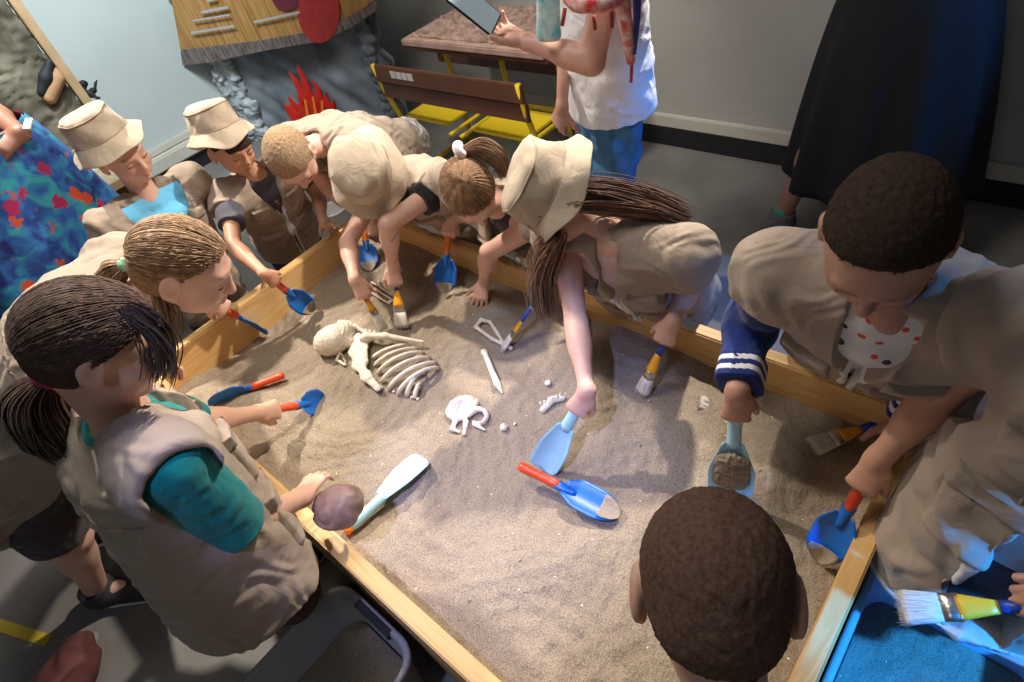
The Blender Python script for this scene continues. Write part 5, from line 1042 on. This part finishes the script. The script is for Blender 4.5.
for a, b, t in [((201, 11), (228, 6), 2.6), ((193, 20), (230, 14), 1.6), ((191, 32), (234, 25), 2.2), ((254, 21), (300, 11), 2.2), ((207, -1), (216, -3), 3)]:
    strip_poly('printed_line', [(a[0], a[1]), (b[0], b[1]), (b[0], b[1] + t), (a[0], a[1] + t)], .146, M_INK, .002)
# ------------------------------------------------------------------ left: relief picture on a low table
YB = 3.95
def pb(px, py, off=0.0):
    r = ray(px, py); return CAMP + r * ((YB - off) / r[1])
rp = thing('relief_picture', 'mottled green-brown relief picture in a pale wood frame at far left', 'picture', (.2, YB, 0))
xr, zt, zb_ = .82, 1.75, .66; M_REL = mat('mottled_relief', (.06, .055, .035), .85, col2=(.27, .24, .17), vscale=5, bump=1.0, bscale=14); M_FRM = mat('pale_wood_frame', (.50, .34, .19), .6, var=.12, vscale=12)
S = Solid(); S.box((.1, YB + .02, (zt + zb_) / 2), (.70, .02, (zt - zb_) / 2), None, .004); S.build('picture_board', M_REL, rp, vs=.012, disp=lambda v: (np.abs(wob(v, .012, .2, 3)) + wob(v, .005, .06, 2)) * (v[:, 1] < YB + .03))
for c, h in [((xr, YB, (zt + zb_) / 2), (.022, .03, (zt - zb_) / 2 + .02)), ((-.62, YB, (zt + zb_) / 2), (.022, .03, (zt - zb_) / 2 + .02)), ((.1, YB, zb_ - .01), (.74, .03, .022)), ((.1, YB, zt), (.74, .03, .022))]: box_obj('frame_bar', c, h, M_FRM, rp, bev=.004)
S = Solid(); a = [pb(50, 62), pb(46, 78), pb(41, 92)]; S.cone(a[0], a[1], .02, .03, k=.02); S.cone(a[1], a[2], .03, .02, k=.02); S.build('relief_rock', mat('dark_relief', (.015, .018, .02), .7), rp, vs=.006)
S = Solid(); S.cone(pb(58, 78), pb(50, 98), .035, .03, k=.02); S.ell(pb(60, 72), (.04, .02, .03), None, .02); S.build('relief_patch', mat('ochre_relief', (.42, .24, .12), .8, var=.2, vscale=20), rp, vs=.006)
tbl = thing('low_table', 'low pale wooden table with ochre sides below the relief picture', 'table', (.35, 3.7, 0))
box_obj('table_top', (.25, 3.70, .585), (.52, .27, .016), mat('pale_table_top', (.52, .43, .27), .6, var=.08), tbl, bev=.004); box_obj('table_edge', (.25, 3.425, .583), (.525, .008, .02), M_FRM, tbl, bev=.002)
box_obj('table_side', (.75, 3.70, .285), (.012, .25, .283), mat('ochre_board', (.40, .20, .03), .55, var=.15, vscale=8), tbl, bev=.002); box_obj('table_side', (-.25, 3.70, .285), (.012, .25, .283), M_FRM, tbl, bev=.002); box_obj('back_panel', (.25, 3.90, .285), (.49, .010, .283), mat('ochre_board', (1, 1, 1)), tbl, bev=.002)
c = P(72, 169, .61); S = Solid(); S.tube(c - [.06, 0, 0], c + [.06, 0, 0], (0, 1, 0), .022, .020, .010, .010, cap=.01, k=.004, pw=3); o = S.build('pencil_case', mat('pink_vinyl', (.62, .03, .20), .5), None, vs=.004); tag(o, 'bright pink pencil case lying on the low table', 'pencil case')
o = box_obj('sheet_stack', (.48, 3.72, .6095), (.13, .06, .008), mat('off_white_paper', (.60, .58, .50), .8), bev=.001); tag(o, 'thin stack of off-white paper lying behind the pink pencil case', 'paper')
# dark bird-like figure on the picture's edge
bdv = thing('black_bird_figure', 'black ragged bird-like figure with raised wings above the first boy', 'figure', P(88, 130, .602) * [1, 1, 0] + [0, 0, .602])
g0 = P(88, 130, .64); S = Solid(); g0 = D(84, 112, 3.45)
def gp(px, py, dd=0): return D(76 + (px - 84) * 1.3, 106 + (py - 112) * 1.3, 3.45 + dd)
S.cone(gp(88, 122), gp(84, 100), .055, .035, k=.03); S.cone(gp(84, 101), gp(90, 95), .03, .022, k=.02); S.cone(gp(84, 104), gp(98, 100), .028, .012, k=.02); S.cone(gp(98, 100), gp(100, 92), .012, .004, k=.01); S.cone(gp(92, 103), gp(103, 106), .02, .004, k=.015)
S.cone(gp(80, 112), gp(62, 106), .032, .016, k=.02); S.cone(gp(64, 107), gp(55, 103), .016, .004, k=.01); S.cone(gp(64, 108), gp(57, 110), .014, .004, k=.01); S.cone(gp(72, 114), gp(66, 121), .018, .006, k=.01); S.cone(gp(88, 122), gp(92, 140), .05, .045, k=.03); S.cone(gp(92, 140), P(94, 158, .64), .045, .035, k=.03)
S.build('bird_body', mat('black_feathers', (.01, .01, .011), .7, bump=.8, bscale=80), bdv, vs=.006, disp=lambda v: wob(v, .004, .04, 2)); tube_obj('quill', [gp(83, 97, -.05), gp(87, 118, -.06)], .005, mat('pale_quill', (.5, .47, .42), .6), bdv)
